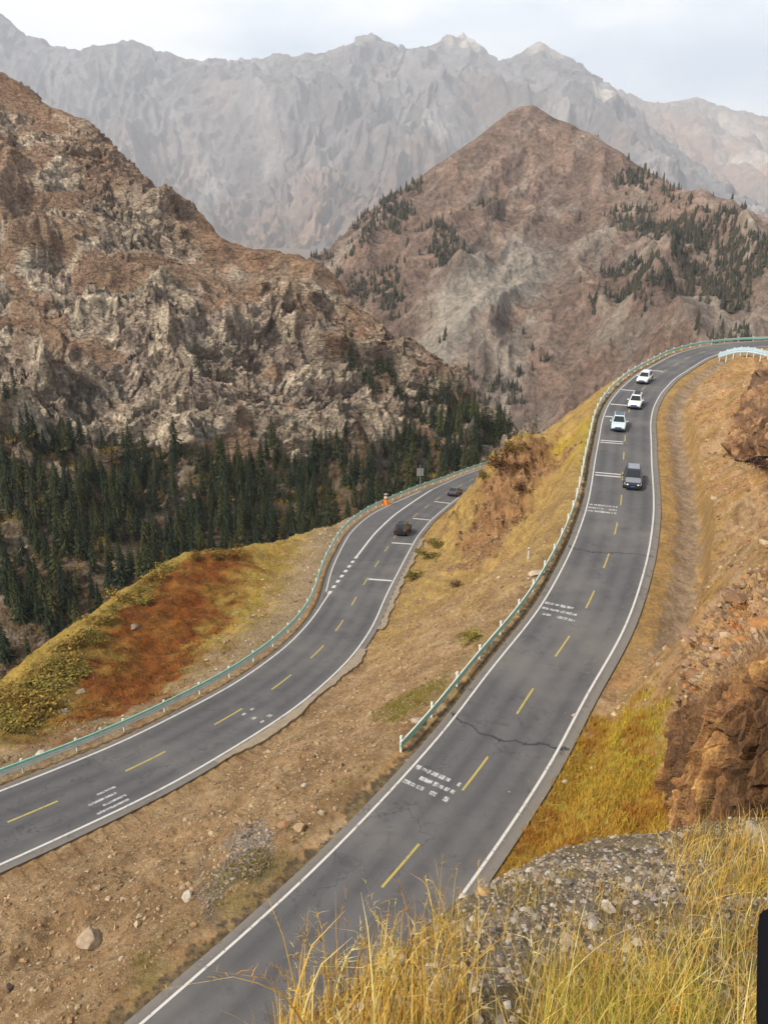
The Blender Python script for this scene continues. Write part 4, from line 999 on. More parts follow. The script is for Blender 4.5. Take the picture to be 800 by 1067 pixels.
m = off_road * outl * (offLL > -60) * (1 - RP * .8) * (nB + nA > .0) * (offLL < -3); a, _ = sample(m, 4200, .9); a = tufted(a, 6, .3)
yb = RNG.uniform(0, 1, len(a))
grass('grass', a, RNG.uniform(.15, .5, len(a)), RNG.uniform(.04, .09, len(a)), mixpal([(.36,.26,.05),(.42,.29,.07),(.28,.18,.04),(.32,.26,.05)], len(a)), .6)
m = off_road * RP * outl * sstep(-.3, .3, nB + nC * .5); a, _ = sample(m, 1500, .9); a = tufted(a, 6, .3)
grass('grass', a, RNG.uniform(.1, .3, len(a)), RNG.uniform(.04, .10, len(a)), mixpal([(.25,.075,.012),(.16,.055,.013),(.28,.12,.025),(.12,.05,.015),(.20,.13,.03)], len(a)), .7)

# ------------------------------------------------------------------ shrubs
def shrub_meshes(seed, n, pal):
    rn = np.random.default_rng(seed); nc = 9; cc = rn.normal(size=(nc, 3)) * [.3, .3, .18] + [0, 0, .45]
    k = rn.integers(0, nc, n); p = cc[k] + rn.normal(size=(n, 3)) * [.17, .17, .14]; p[:, 2] = np.abs(p[:, 2]) + .03
    d = rn.normal(size=(n, 3)); d /= np.linalg.norm(d, axis=1)[:, None]; e = np.cross(d, rn.normal(size=(n, 3))); e /= np.linalg.norm(e, axis=1)[:, None]
    s = rn.uniform(.05, .11, n)[:, None]; V = np.stack([p - d * s, p + e * s * .5, p + d * s, p - e * s * .5], 1)
    pal = np.array(pal); col = pal[rn.integers(0, len(pal), n)] * rn.uniform(.75, 1.25, (n, 1)); return V.reshape(-1, 3), np.arange(4 * n).reshape(n, 4), np.repeat(col, 4, 0).astype(np.float32)
def make_shrub(label, q, wid, hgt, pal, seed, group=None, n=420):
    t = empty('shrub', q, random.uniform(0, 6)); tag(t, label, 'shrub', group)
    v, f, c = shrub_meshes(seed, n, pal); mesh_obj('foliage', v * np.array([wid, wid, hgt]), f, M['leaf'], t, cols=c)
    b = MB()
    for i in range(4):
        a = i * 1.6 + seed; b.tube([(0, 0, -.1), (.12 * wid * math.cos(a), .12 * wid * math.sin(a), .2 * hgt), (.3 * wid * math.cos(a), .3 * wid * math.sin(a), .5 * hgt)], [.03, .02, .01], 5)
    b.build('stem', M['bark'], t); return t
DK = [(.10,.045,.02),(.07,.04,.02),(.13,.07,.025)]; OLV = [(.15,.12,.025),(.20,.16,.03),(.10,.085,.02)]; YG = [(.26,.22,.03),(.18,.16,.03),(.30,.24,.05)]
for i, (px, py, wd, hg, pal, lb) in enumerate([(517,488,2.6,2.4,DK,'largest dark reddish shrub hanging on the left crest of the soil knob'),(531,472,2.4,1.7,[(.16,.10,.02),(.11,.06,.02),(.20,.13,.03)],'olive brown shrub on the crest of the knob above the largest shrub'),
        (541,491,2.0,1.5,DK,'dark round shrub in the middle of the knob just under its crest'),(545,514,2.2,1.3,DK,'dark reddish shrub lowest on the face of the knob'),(503,498,1.2,1.6,OLV,'olive shrub at the left foot of the knob against the lower road'),
        (452,570,1.8,1.2,OLV,'olive shrub uppermost of those on the slope by the lower road'),(443,583,2.2,1.4,OLV,'middle olive shrub on the slope beside the lower road bend'),(433,603,2.0,1.3,OLV,'lowest olive shrub beside the concrete edge of the lower road'),
        (476,611,1.1,.7,DK,'small dark shrub alone on the golden slope below the knob'),(490,668,1.5,1.0,YG,'yellow green bush on the golden slope between the two roads'),(795,489,1.9,1.3,[(.07,.035,.03),(.10,.05,.03)],'dark red shrub on the right hillside at the frame edge'),
        (760,700,.01,.01,DK,None)]):
    if lb is None: continue
    q = cast(px, py)
    if q is not None: make_shrub(lb, q, wd, hg, pal, i + 3)
sp = [(8,745),(22,735),(36,715),(48,700),(60,690),(75,672),(90,662),(105,648),(118,636),(132,624),(146,616),(160,602),(172,592),(205,582),(222,578),(240,578),(14,762),(30,752),(55,718),(78,690),(100,668),(4,728),(70,705),(44,735),(150,628)]
for i, (px, py) in enumerate(sp):
    q = cast(px, py + 3)
    if q is None: continue
    top = py < 600
    make_shrub('rust brown bush on the brow at the top end of the red slope' if top and px > 190 else 'golden brown bush on the left brow of the spur above the forest valley', q, random.uniform(1.4, 2.8), random.uniform(.8, 1.5), [(.20,.10,.02),(.15,.10,.02)] if px > 190 else ([(.24,.15,.03),(.15,.10,.025),(.30,.20,.04)] if i % 2 else [(.19,.15,.03),(.13,.10,.025),(.26,.20,.04)]), 40 + i,
               'rust bushes at the top of the red slope' if top and px > 190 else 'golden brown bushes along the brow of the spur')

# ------------------------------------------------------------------ conifers
def crown(seed, K, nb, colr):
    rn = np.random.default_rng(seed); V = []; Fc = []; cl = []
    for k in range(K):
        z = .10 + .88 * (k / K) ** .95; r = (.19 * (1 - z) ** .8 + .012) * rn.uniform(.8, 1.15)
        m_ = max(4, int(nb * (.55 + .45 * (1 - z)))); ph = rn.uniform(0, 6)
        for j in range(m_):
            a = ph + 2 * math.pi * j / m_ + rn.normal(0, .18); rl = r * rn.uniform(.65, 1.2); w = rl * rn.uniform(.38, .6)
            d = np.array([math.cos(a), math.sin(a), 0]); s = np.array([-d[1], d[0], 0]); dr = rn.uniform(.25, .5)
            b = len(V); zt = z + .035
            V += [np.array([0, 0, zt]), d * rl * .55 + s * w * .5 + [0, 0, z - dr * rl * .55 - .012], d * rl + [0, 0, z - dr * rl], d * rl * .55 - s * w * .5 + [0, 0, z - dr * rl * .55 - .012], d * rl * .6 + [0, 0, z + .012 - dr * rl * .35]]
            Fc += [(b, b + 1, b + 4), (b + 1, b + 2, b + 4), (b + 2, b + 3, b + 4), (b + 3, b, b + 4)]
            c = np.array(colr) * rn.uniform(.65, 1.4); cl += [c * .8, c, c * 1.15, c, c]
    return np.array(V), np.array(Fc), np.array(cl, np.float32)
NEED = [(.018,.028,.012),(.030,.037,.013),(.012,.021,.011),(.045,.046,.014)]
CR = []
for i in range(6):
    v, f, c = crown(i + 1, 15, 9, NEED[i % 4]); CR.append((v, f, c))
TRK = MB().tube([(0, 0, -.06), (0, 0, .5), (0, 0, .96)], [.018, .011, .002], 6)
# places on the mountain foot
LVf = L_V.reshape(-1, 3); px, py, dpt = project(LVf); nvL = L_V.shape[1]
vqL = np.tile(vq_of([110, 130, 170, 170, 30]), 760); e_ = np.linalg.norm(np.cross(np.gradient(L_V, axis=0), np.gradient(L_V, axis=1)), axis=2).ravel()
dn = fbm(LVf * .03 + 5, 3); dn2 = fbm(LVf * .09 + 55, 3)
top_ = np.interp(px, [-100, 0, 40, 110, 200, 290, 330, 400, 470, 560], [436, 446, 455, 470, 478, 482, 500, 498, 490, 480])
den = sstep(-6, 14, py - top_ - 4 + dn2 * 30 + dn * 34) * sstep(-.16, .10, dn + .55 * dn2 + .10 + .22 * sstep(330, 60, px))
gul = fbm(np.stack([(px - .8 * py) * .022, (px * .8 + py) * .006, px * 0], 1) + 4, 3); den *= sstep(-.30, -.02, gul + .45 * dn2 - .02)
den *= np.where(px > 290, .55, 1)
def blob(cx, cy, rx, ry, a, k=1.0):
    ca, sa = math.cos(a), math.sin(a); u = (px - cx) * ca + (py - cy) * sa; v = -(px - cx) * sa + (py - cy) * ca; return k * np.exp(-((u / rx) ** 2 + (v / ry) ** 2))
den = np.maximum(den, .9 * sstep(.3, .55, blob(388, 390, 42, 13, .75) + dn2 * .2)); den = np.maximum(den, .8 * sstep(.35, .6, blob(478, 434, 50, 28, .45) + dn2 * .35))
den = np.maximum(den, .7 * sstep(.5, .8, blob(345, 482, 28, 16, .3) + dn2 * .2)); den = np.maximum(den, .5 * sstep(.5, .8, blob(445, 480, 70, 18, .1) + dn2 * .25))
den *= (vqL > .15) & (vqL < 3.6) & (px > -160) & (px < 560)
w_ = den * e_; k = RNG.choice(len(w_), 26000, p=w_ / w_.sum()); cell = {}; sites = []
for i in k:
    q = LVf[i] + (LVf[min(i + nvL, len(LVf) - 1)] - LVf[i]) * RNG.random(); key = (int(q[0] // 1.9), int(q[1] // 1.9), int(q[2] // 1.9))
    if any((key[0] + a, key[1] + b, key[2] + c) in cell for a in (-1, 0, 1) for b in (-1, 0, 1) for c in (-1, 0, 1)): continue
    cell[key] = 1; h = (5.5 + 11.5 * RNG.beta(2, 2.2)) * (1.0 if py[i] > 440 else .85)
    sites.append((q, h, px[i], py[i], dpt[i]))
vis = [s for s in sites if seen_above_ground(s[0] + np.array([0, 0, s[1] * .45])) and 0 < s[2] < 800]
vis.sort(key=lambda s: -s[1] / s[4])
pick = vis[:300]; ids = set(id(s) for s in pick); rest = [s for s in sites if id(s) not in ids]
print('tree sites', len(sites), 'visible', len(vis))
protos = []
lab = lambda x, y: (('dark spruce high on the rock rib near the ridge end', 'spruces on the rock rib') if y < 425 and x < 425 else
      ('dark spruce on the wooded ridge end beyond the lower road', 'spruces on the ridge end') if x >= 400 else
      ('tall dark spruce of the thin stand below the pale cliff centre', 'spruces of the thin stand') if x > 280 else
      ('dark spruce in the dense forest above the red slope', 'spruces in the dense valley forest') if x > 110 else
      ('dark spruce in the dense forest at the left edge', 'spruces at the left edge of the forest'))
for i, (q, h, x, y, d) in enumerate(pick):
    if i < 6:
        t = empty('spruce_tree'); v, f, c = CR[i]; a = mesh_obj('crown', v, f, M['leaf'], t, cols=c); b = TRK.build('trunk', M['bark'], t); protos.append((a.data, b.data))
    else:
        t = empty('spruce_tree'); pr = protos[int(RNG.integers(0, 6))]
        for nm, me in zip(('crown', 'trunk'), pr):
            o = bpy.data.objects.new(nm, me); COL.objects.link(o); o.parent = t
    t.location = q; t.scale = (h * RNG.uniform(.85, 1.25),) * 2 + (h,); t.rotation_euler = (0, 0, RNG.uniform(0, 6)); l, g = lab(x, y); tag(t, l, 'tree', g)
def solid_crown(seed, colr):
    rn = np.random.default_rng(seed); V = []; Fc = []; cl = []
    for z0, z1, r in ((.04, .55, .20), (.28, .78, .15), (.55, 1.0, .095)):
        b = len(V); m_ = 8; V += [np.array([0, 0, z1])] + [np.array([math.cos(a) * r * k, math.sin(a) * r * k, z0 + rn.uniform(-.05, .05)]) for a, k in zip(np.arange(m_) * 2 * math.pi / m_, rn.uniform(.6, 1.2, m_))]
        Fc += [(b, b + 1 + j, b + 1 + (j + 1) % m_) for j in range(m_)]; cl += list(np.array(colr) * rn.uniform(.7, 1.3, (m_ + 1, 1)))
    return np.array(V), np.array(Fc), np.array(cl, np.float32)
def merged_trees(name, items, K, nb, var=5):
    vs, fs, cs, b = [], [], [], 0; lows = [crown(90 + i, K, nb, NEED[i % 4]) if K else solid_crown(90 + i, [(.050,.050,.034),(.062,.058,.038),(.042,.044,.032),(.075,.062,.040)][i % 4]) for i in range(var)]  # solid crowns have distance haze mixed into their lighter colours
    for q, h in items:
        v, f, c = lows[int(RNG.integers(0, var))]; a = RNG.uniform(0, 6); ca, sa = math.cos(a), math.sin(a); wd = RNG.uniform(.85, 1.3)
        x = np.stack([(v[:, 0] * ca - v[:, 1] * sa) * wd, (v[:, 0] * sa + v[:, 1] * ca) * wd, v[:, 2]], 1) * h + q
        vs.append(x); fs.append(f + b); cs.append(c * RNG.uniform(.8, 1.2)); b += len(v)
    o = mesh_obj(name, np.concatenate(vs), np.concatenate(fs), M['leaf'], cols=np.concatenate(cs)); return tag(o, kind='stuff')
merged_trees('forest', [(s[0], s[1]) for s in rest], 10, 7)
# undergrowth of the valley
w_ = np.where((vqL > .1) & (vqL < 2.0) & (px > -50) & (px < 480), e_, 0) * sstep(-.2, .3, dn2 - dn * .5); k = RNG.choice(len(w_), 800, p=w_ / w_.sum()); vs, fs, cs, b = [], [], [], 0
for i in k:
    v, f, c = shrub_meshes(int(i) % 7, 70, [(.30,.19,.03),(.14,.12,.03),(.45,.27,.03),(.24,.10,.03)][int(i) % 4:int(i) % 4 + 1]); v = v * RNG.uniform(1.5, 3.2) + LVf[i]; vs.append(v); fs.append(f + b); cs.append(c); b += len(v)
tag(mesh_obj('undergrowth', np.concatenate(vs), np.concatenate(fs), M['leaf'], cols=np.concatenate(cs)), kind='stuff')
# far wood on the pointed mountain
MVf = M_V.reshape(-1, 3); px, py, dpt = project(MVf); e_ = np.linalg.norm(np.cross(np.gradient(M_V, axis=0), np.gradient(M_V, axis=1)), axis=2).ravel()
dn = fbm(MVf * .012 + 5, 4); dn2 = fbm(MVf * .03 + 9, 3); vM = np.tile(vq_of([40, 90, 110, 110, 24]), 720)
den = np.maximum.reduce([blob(745, 260, 110, 60, .35), .9 * blob(690, 200, 75, 22, .6), blob(670, 310, 35, 55, .3), .9 * blob(780, 320, 80, 40, 0), blob(380, 240, 75, 26, -.6), .8 * blob(470, 265, 25, 70, .35), .8 * blob(400, 305, 60, 45, -.3), .5 * blob(560, 400, 90, 40, 0)])
den = sstep(.5, .95, den + dn * .75 + dn2 * .3) * (vM > .3) * (vM < 4.05)
w_ = den * e_; k = RNG.choice(len(w_), 2600, p=w_ / w_.sum())
mv_ = M_V.shape[1]; k = k[(k + mv_ + 1) < len(MVf)]; ra, rb = RNG.uniform(0, 1, (2, len(k), 1))
pos = MVf[k] + (MVf[k + mv_] - MVf[k]) * ra + (MVf[k + 1] - MVf[k]) * rb
merged_trees('distant_wood', [(q, 4 + 8 * RNG.beta(2, 2)) for q in pos], 0, 0)
#@@PART4
# ------------------------------------------------------------------ vehicles
def paint(name, col, rough=.32): return mat_plain(name, col, rough, 0, .5, var=.04, coat=.6)
M['glass_dark'] = mat_plain('car_glass', (.02, .024, .028), .08, 0, .6, var=.1)
M['tyre'] = mat_plain('tyre_rubber', (.018, .018, .019), .9, var=.2); M['rim'] = mat_plain('alloy_rim', (.45, .45, .46), .35, .8, var=.1)
M['black_trim'] = mat_plain('black_plastic', (.015, .015, .017), .6, var=.2); M['lamp'] = mat_plain('headlamp_glass', (.75, .78, .8), .1, 0, .6, var=.05)
M['red_lamp'] = mat_plain('tail_lamp', (.32, .015, .012), .2, var=.1); M['plate'] = mat_plain('plate_blue', (.03, .10, .38), .5, var=.05); M['plate_green'] = mat_plain('plate_green', (.25, .5, .35), .5, var=.1)
M['silver'] = mat_plain('silver_trim', (.5, .5, .5), .35, .7, var=.05)
def car(label, c, s, off, back, body, scale=1.1, group=None, L=4.7, roof_h=1.70, roof_mat=None, rack=None, suv=True, hood=None, spare=False, yaw=0.0):
    p = at_s(c, np.array([s]))[0]; q = at_s(c, np.array([s + .5]))[0]; tx, ty = (q - p)[:2]; h = math.hypot(tx, ty); tx /= h; ty /= h
    nx, ny = ty, -tx; head = math.atan2(-tx, ty) + (0 if back else math.pi) + yaw       # local +Y is the front
    slope = math.atan2((q - p)[2], h) * (1 if back else -1)
    t = empty('car' if not suv else 'suv', (p[0] + nx * off, p[1] + ny * off, p[2] + .012)); t.rotation_euler = (slope, 0, head); t.scale = (scale,) * 3
    tag(t, label, 'car', group)
    k = L / 4.7; zb = 1.04 if suv else .92
    st = [(-2.35,.48,.90,.78),(-2.30,.34,zb-.05,.87),(-2.05,.28,zb,.93),(-1.2,.25,zb+.01,.95),(0,.25,zb,.95),(.95,.25,zb-.02,.95),(1.7,.27,zb-.10,.93),(2.15,.31,zb-.17,.89),(2.30,.36,zb-.26,.83),(2.36,.44,zb-.36,.74)]
    b = MB(); V = []; n = 10
    for y, z0, z1, w in st:
        y *= k; zm = (z0 + z1) / 2; V += [(-w*.9,y,z0),(-w*.99,y,z0+.12),(-w,y,zm),(-w*.985,y,z1-.14),(-w*.90,y,z1),(w*.90,y,z1),(w*.985,y,z1-.14),(w,y,zm),(w*.99,y,z0+.12),(w*.9,y,z0)]
    f = [(i*n+j, i*n+(j+1)%n, (i+1)*n+(j+1)%n, (i+1)*n+j) for i in range(len(st)-1) for j in range(n)] + [tuple(range(n)), tuple((len(st)-1)*n+j for j in reversed(range(n)))]
    b.add(V, f)
    # cabin: pillars and roof
    yb0, yb1, yr0, yr1 = (-2.22*k, 1.0*k, -1.95*k, .18*k) if suv else (-1.95*k, 1.05*k, -1.05*k, .25*k)
    wb, wr = .84, .66; z0, z1 = zb - .03, roof_h
    cab = [(-wb,yb0,z0),(wb,yb0,z0),(wb,yb1,z0),(-wb,yb1,z0),(-wr,yr0,z1-.05),(wr,yr0,z1-.05),(wr,yr1,z1-.06),(-wr,yr1,z1-.06),(-wr*.9,yr0+.12,z1),(wr*.9,yr0+.12,z1),(wr*.9,yr1-.18,z1),(-wr*.9,yr1-.18,z1)]
    b.add(cab, [(0,1,5,4),(1,2,6,5),(2,3,7,6),(3,0,4,7),(4,5,9,8),(5,6,10,9),(6,7,11,10),(7,4,8,11),(8,9,10,11)])
    bo = b.build('body', body, t); bv = bo.modifiers.new('bevel', 'BEVEL'); bv.width = .03; bv.segments = 2; bv.limit_method = 'ANGLE'; bv.angle_limit = R_(25)
    if hood: MB().add([(-.82*.9,.98*k,zb-.005),(.82*.9,.98*k,zb-.005),(.80,1.7*k,zb-.09),(.74,2.14*k,zb-.155),(-.74,2.14*k,zb-.155),(-.80,1.7*k,zb-.09)], [(0,1,2,5),(5,2,3,4)]).build('bonnet', hood, t)
    if roof_mat: MB().box((0,(yr0+yr1)/2,z1+.012),(wr*1.72,(yr1-yr0)*.82,.03)).build('roof_panel', roof_mat, t)
    def pane(name, a, bq, cq, d, inset=.1, outw=.012):
        a, bq, cq, d = map(np.array, (a, bq, cq, d)); m = (a+bq+cq+d)/4; nn = np.cross(bq-a, d-a); nn = nn/np.linalg.norm(nn); nn = nn*np.sign(nn@(m-np.array([0,-.4,1.2])))
        w = [m+(x-m)*(1-inset)+nn*outw for x in (a,bq,cq,d)]; iw = [x-nn*.02 for x in w]
        MB().add(w+iw, [(0,1,2,3),(7,6,5,4),(0,4,5,1),(1,5,6,2),(2,6,7,3),(3,7,4,0)]).build(name, M['glass_dark'], t)
    pane('windscreen', cab[2], cab[3], cab[7], cab[6], .12); pane('rear_window', cab[0], cab[1], cab[5], cab[4], .16)
    L3 = lambda a, bb, u: tuple(np.array(a)*(1-u)+np.array(bb)*u)
    for s0, s1, r0, r1 in ((0,3,4,7),(1,2,5,6)):
        for u0, u1 in ((.04,.30),(.32,.62),(.64,.95)) if suv else ((.06,.48),(.5,.95)):
            pane('side_window', L3(cab[s0],cab[s1],u0), L3(cab[s0],cab[s1],u1), L3(cab[r0],cab[r1],u1), L3(cab[r0],cab[r1],u0), .12)
    hw = st[8][3]
    for sx in (-1, 1):
        MB().add([(sx*.42,2.30*k,zb-.36),(sx*.80,2.22*k,zb-.34),(sx*.84,2.12*k,zb-.20),(sx*.50,2.25*k,zb-.26),(sx*.42,2.42*k,zb-.40),(sx*.80,2.32*k,zb-.38),(sx*.86,2.16*k,zb-.24),(sx*.50,2.36*k,zb-.29)],
                 [(0,1,2,3),(7,6,5,4),(0,4,5,1),(1,5,6,2),(2,6,7,3),(3,7,4,0)]).build('headlight', M['lamp'], t)
        MB().box((sx*.74,-2.32*k,zb-.14),(.26,.10,.22)).build('tail_light', M['red_lamp'], t)
        MB().tube([(sx*.86,.80*k,zb+.03),(sx*1.0,.78*k,zb+.08)],.025,6).box((sx*1.06,.76*k,zb+.11),(.20,.10,.15),taper=.85).build('mirror', body if not hood else M['black_trim'], t)
        if rack: MB().tube([(sx*.58,yr0+.1,z1-.02),(sx*.58,yr0+.2,z1+.07),(sx*.58,yr1-.35,z1+.07),(sx*.58,yr1-.22,z1-.02)],.025,6).build('roof_rail', M['silver'], t)
        for y in (-1.42*k, 1.42*k):
            w = empty('wheel', (sx*.86, y, .35)); w.parent = t
            MB().tube([(-.12,0,0),(-.11,0,0),(.11,0,0),(.12,0,0)],[.30,.35,.35,.30],22).build('tyre', M['tyre'], w)
            r = MB().tube([(sx*.10,0,0),(sx*.128,0,0)],[.22,.22],18)
            for a in range(5): r.box((sx*.135, .12*math.cos(a*1.2566), .12*math.sin(a*1.2566)),(.02,.09,.09))
            r.build('rim', M['rim'], w)
            MB().tube([(sx*.925,y-.44,.36),(sx*.965,y-.36,.66),(sx*.97,y,.80),(sx*.965,y+.36,.66),(sx*.925,y+.44,.36)],.045,6).build('wheel_arch', M['black_trim'], t)
    MB().box((0,2.33*k,zb-.40),(.86,.12,.16)).build('grille', M['black_trim'], t)
    MB().box((0,2.33*k,.42),(1.5,.14,.20)).build('front_bumper', M['black_trim'], t)
    MB().box((0,-2.33*k,.46),(1.56,.12,.22)).build('rear_bumper', M['black_trim'], t)
    MB().box((0,2.41*k,.52),(.44,.02,.14)).build('number_plate', M['plate'], t); MB().box((0,-2.40*k,.72),(.44,.03,.14)).build('number_plate', M['plate'], t)
    if spare:
        w = MB().cyl((0,-2.44*k,.98),.36,.22,'y',22).build('spare_wheel', M['tyre'], t); MB().cyl((0,-2.56*k,.98),.2,.03,'y',18).build('cover', M['black_trim'], w)
    return t, z1, yr0, yr1
WH, PB, BK, GY_, GR = paint('white_car_paint',(.78,.78,.77)), paint('pale_blue_car_paint',(.55,.66,.70)), paint('black_car_paint',(.006,.006,.007), .45), paint('dark_grey_car_paint',(.022,.023,.027)), paint('grey_brown_car_paint',(.085,.08,.078))
M['bonnet_grey'] = mat_plain('satin_grey_bonnet', (.24, .24, .27), .35, .2, .5, var=.05, coat=.5)
def s_at(c, pl, x, y): q = on_plane(x, y, pl); s = near_s(c, q); p = at_s(c, np.array([s]))[0]; nn = normals2(c)[((c[:, :2]-q[:2])**2).sum(1).argmin()]; return s, float((q-p)[:2] @ nn)
s, o = s_at(UP, PL_UP, 671, 398); car('white SUV with pale roof rails, farthest car up the upper road', UP, s, o, False, WH, rack=True, group='cars driving on the upper road')
s, o = s_at(UP, PL_UP, 661.5, 424); t, z1, y0, y1 = car('white SUV with a dark roof box, second farthest car on the upper road', UP, s, o, False, WH, rack=True, group='cars driving on the upper road')
rb = MB().box((.0,-.75,z1+.20),(.85,1.25,.26),taper=.8).build('roof_box', M['black_trim'], t)
s, o = s_at(UP, PL_UP, 644, 446); car('pale blue and white SUV near the guard rail side of the upper road', UP, s, o, False, PB, rack=True, roof_mat=M['glass_dark'], roof_h=1.74, group='cars driving on the upper road')
s, o = s_at(UP, PL_UP, 658.5, 503); car('dark grey SUV with light bonnet, nearest car on the upper road', UP, s, o, False, GY_, hood=M['bonnet_grey'], roof_mat=M['bonnet_grey'], group='cars driving on the upper road')
s, o = s_at(LOW, PL_LOW, 420, 554); car('black SUV with rear spare wheel driving away down the lower road', LOW, s, o, True, BK, rack=True, roof_h=1.82, spare=True, group='cars on the lower road')
s, o = s_at(LOW, PL_LOW, 474, 514); car('dark grey brown saloon car disappearing behind the soil knob on the lower road', LOW, s, o, True, GR, suv=False, roof_h=1.50, group='cars on the lower road')

# ------------------------------------------------------------------ small things beside the roads
M['orange'] = mat_plain('orange_plastic', (.85, .22, .02), .5, var=.12); M['orange_dark'] = mat_plain('faded_red_plastic', (.40, .10, .03), .6, var=.2); M['refl'] = mat_plain('reflective_band', (.8, .72, .6), .4, var=.05)
M['sign_grey'] = mat_plain('grey_sign_metal', (.33, .33, .33), .5, .3, var=.15); M['grey_cap'] = mat_plain('grey_plastic', (.28, .26, .25), .6)
q = cast(402, 527); t = empty('traffic_marker', q); tag(t, 'bright orange traffic marker with banded post standing behind the lower guard rail', 'traffic marker')
MB().tube([(0,0,0),(0,0,.08),(0,0,.1),(0,0,1.25)],[.80,.80,.68,.30],12).build('base', M['orange'], t)
MB().tube([(0,0,1.2),(0,0,2.25)],[.34,.26],12).build('post', M['orange_dark'], t)
MB().tube([(0,0,1.5),(0,0,1.85)],[.335,.31],12).build('reflective_band', M['refl'], t)
MB().tube([(0,0,2.2),(0,0,2.26),(0,0,2.3),(0,0,2.45)],[.42,.42,.24,.10],12).build('cap', M['grey_cap'], t)
s = near_s(RAILL, on_plane(445, 509, PL_LOW)); p = at_s(RAILL, np.array([s]))[0]; p = p + np.array([-.8, .6, -.3]); t = empty('road_sign', p, 0.1); tag(t, 'grey road sign seen from behind on a pole beyond the lower guard rail', 'road sign')
MB().tube([(0,0,-.4),(0,0,5.1)],.065,8).build('pole', M['sign_grey'], t)
MB().box((0,.09,3.5),(1.45,.05,1.65)).build('sign_panel', M['sign_grey'], t)
MB().add([(-.6,.06,4.45),(.6,.06,4.45),(0,.06,5.45),(-.6,.11,4.45),(.6,.11,4.45),(0,.11,5.45)],[(0,1,2),(5,4,3),(0,3,4,1),(1,4,5,2),(2,5,3,0)]).build('triangle_panel', M['black_trim'], t)
MB().box((0,.05,3.1),(1.2,.04,.08)).box((0,.05,3.9),(1.2,.04,.08)).build('bracket', M['sign_grey'], t)
q = cast(550, 582); t = empty('marker_post', q); tag(t, 'slim white marker post on the golden slope below the guard rail', 'marker post')
MB().box((0,0,.55),(.14,.14,1.2),taper=.9).build('shaft', M['rail_pale'], t); MB().box((0,0,.95),(.15,.15,.1)).build('band', M['red_lamp'], t)
# dark rounded post at the frame edge
q = P(804.5, 948, 2.3); b = cast(804, 1190)
M['black_pad'] = mat_plain('black_padded_fabric', (.006, .006, .009), .95, spec=.1, var=.3, scale=60)
prof = [(-.08,.039),(0,.039),(.25,.040),(.5,.041),(.75,.040),(.9,.0385),(.955,.035),(.985,.025),(1.0,.008)]
o = MB().tube([tuple((q - b) * z) for z, r in prof], [r for z, r in prof], 20).build('padded_post', M['black_pad'], smooth=True); o.location = b; tag(o, 'black padded post with a rounded top at the lower right frame edge', 'post')
#@@PART5
# ------------------------------------------------------------------ sky, sun, air, camera
w = bpy.data.worlds.new('World'); scene.world = w; w.use_nodes = True; nt = w.node_tree
bg = nt.nodes['Background']; sky = nt.nodes.new('ShaderNodeTexSky'); sky.sky_type = 'NISHITA'; sky.sun_disc = False
SUN_EL, SUN_AZ = R_(46), R_(-122)         # azimuth from +Y towards +X
sky.sun_elevation = SUN_EL; sky.sun_rotation = SUN_AZ; sky.altitude = 2000
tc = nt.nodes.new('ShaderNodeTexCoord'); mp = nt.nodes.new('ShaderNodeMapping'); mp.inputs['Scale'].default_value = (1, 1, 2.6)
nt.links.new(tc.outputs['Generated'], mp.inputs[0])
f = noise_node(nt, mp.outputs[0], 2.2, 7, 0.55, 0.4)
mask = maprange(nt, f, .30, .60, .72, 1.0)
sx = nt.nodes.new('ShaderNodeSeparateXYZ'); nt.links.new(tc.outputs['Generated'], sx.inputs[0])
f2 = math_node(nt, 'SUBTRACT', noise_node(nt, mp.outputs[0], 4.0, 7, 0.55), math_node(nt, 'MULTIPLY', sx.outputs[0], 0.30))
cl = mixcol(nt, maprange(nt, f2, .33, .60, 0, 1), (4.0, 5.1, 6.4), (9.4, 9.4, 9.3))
over = maprange(nt, sx.outputs[2], .24, .62, 1.0, .36)      # dimming added overhead, out of view, so more light comes from the sides
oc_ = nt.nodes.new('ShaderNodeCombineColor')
for i in range(3): nt.links.new(over, oc_.inputs[i])
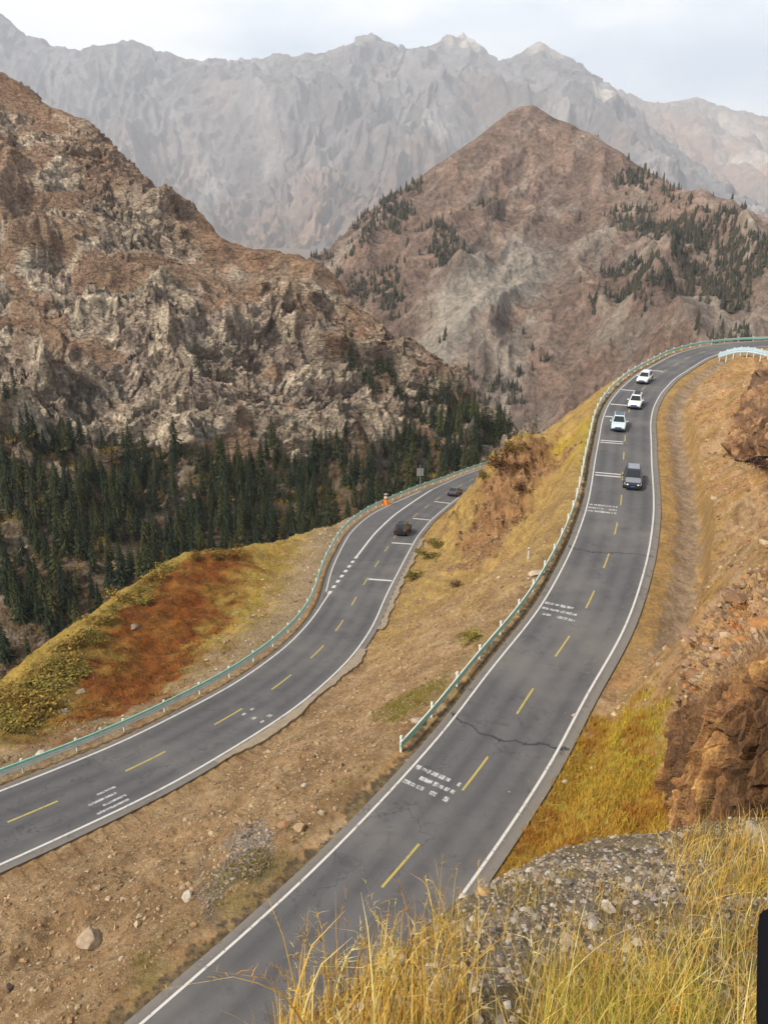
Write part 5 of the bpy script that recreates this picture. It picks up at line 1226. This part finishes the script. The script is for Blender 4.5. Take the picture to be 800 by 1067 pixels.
cl = mixcol(nt, 1.0, cl, oc_.outputs[0], 'MULTIPLY')
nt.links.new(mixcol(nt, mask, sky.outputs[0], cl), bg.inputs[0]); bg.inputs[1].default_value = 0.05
sun = bpy.data.lights.new('sun', 'SUN'); sun.energy = 1.5; sun.angle = R_(10); sun.color = (1, .93, .82)
so = bpy.data.objects.new('sun', sun); COL.objects.link(so)
dv = Vector((math.sin(SUN_AZ) * math.cos(SUN_EL), math.cos(SUN_AZ) * math.cos(SUN_EL), math.sin(SUN_EL)))
so.rotation_euler = dv.to_track_quat('Z', 'Y').to_euler(); so.location = (-50, -20, 80)
HAZE = True
if HAZE:
    hz = MB().box((0, 9000, 1915), (32100, 22100, 4170)).build('haze', M['concrete'])
    m = bpy.data.materials.new('haze_air'); m.use_nodes = True; nt = m.node_tree; nt.nodes.clear()
    o = nt.nodes.new('ShaderNodeOutputMaterial'); pv = nt.nodes.new('ShaderNodeVolumePrincipled')
    pv.inputs['Color'].default_value = (.84, .88, .95, 1); pv.inputs['Density'].default_value = 0.72e-4; pv.inputs['Anisotropy'].default_value = 0.0
    nt.links.new(pv.outputs[0], o.inputs['Volume']); hz.data.materials.clear(); hz.data.materials.append(m); tag(hz, kind='stuff')

cam = bpy.data.cameras.new('camera'); co = bpy.data.objects.new('camera', cam); COL.objects.link(co)
cam.sensor_fit = 'HORIZONTAL'; cam.sensor_width = 36; cam.lens = 36; cam.clip_start = .05; cam.clip_end = 60000
co.location = (0, 0, 0); co.rotation_euler = (math.pi / 2 - PITCH, 0, 0); scene.camera = co
scene.view_settings.view_transform = 'Standard'; scene.view_settings.look = 'None'
scene.view_settings.exposure = 1.97; scene.view_settings.gamma = 1; scene.view_settings.use_curve_mapping = False
cy = scene.cycles; cy.use_denoising = True; cy.max_bounces = 5; cy.diffuse_bounces = 2; cy.glossy_bounces = 2; cy.transmission_bounces = 3; cy.volume_bounces = 1
cy.transparent_max_bounces = 6; cy.use_adaptive_sampling = True; cy.adaptive_threshold = 0.02; cy.caustics_reflective = False; cy.caustics_refractive = False
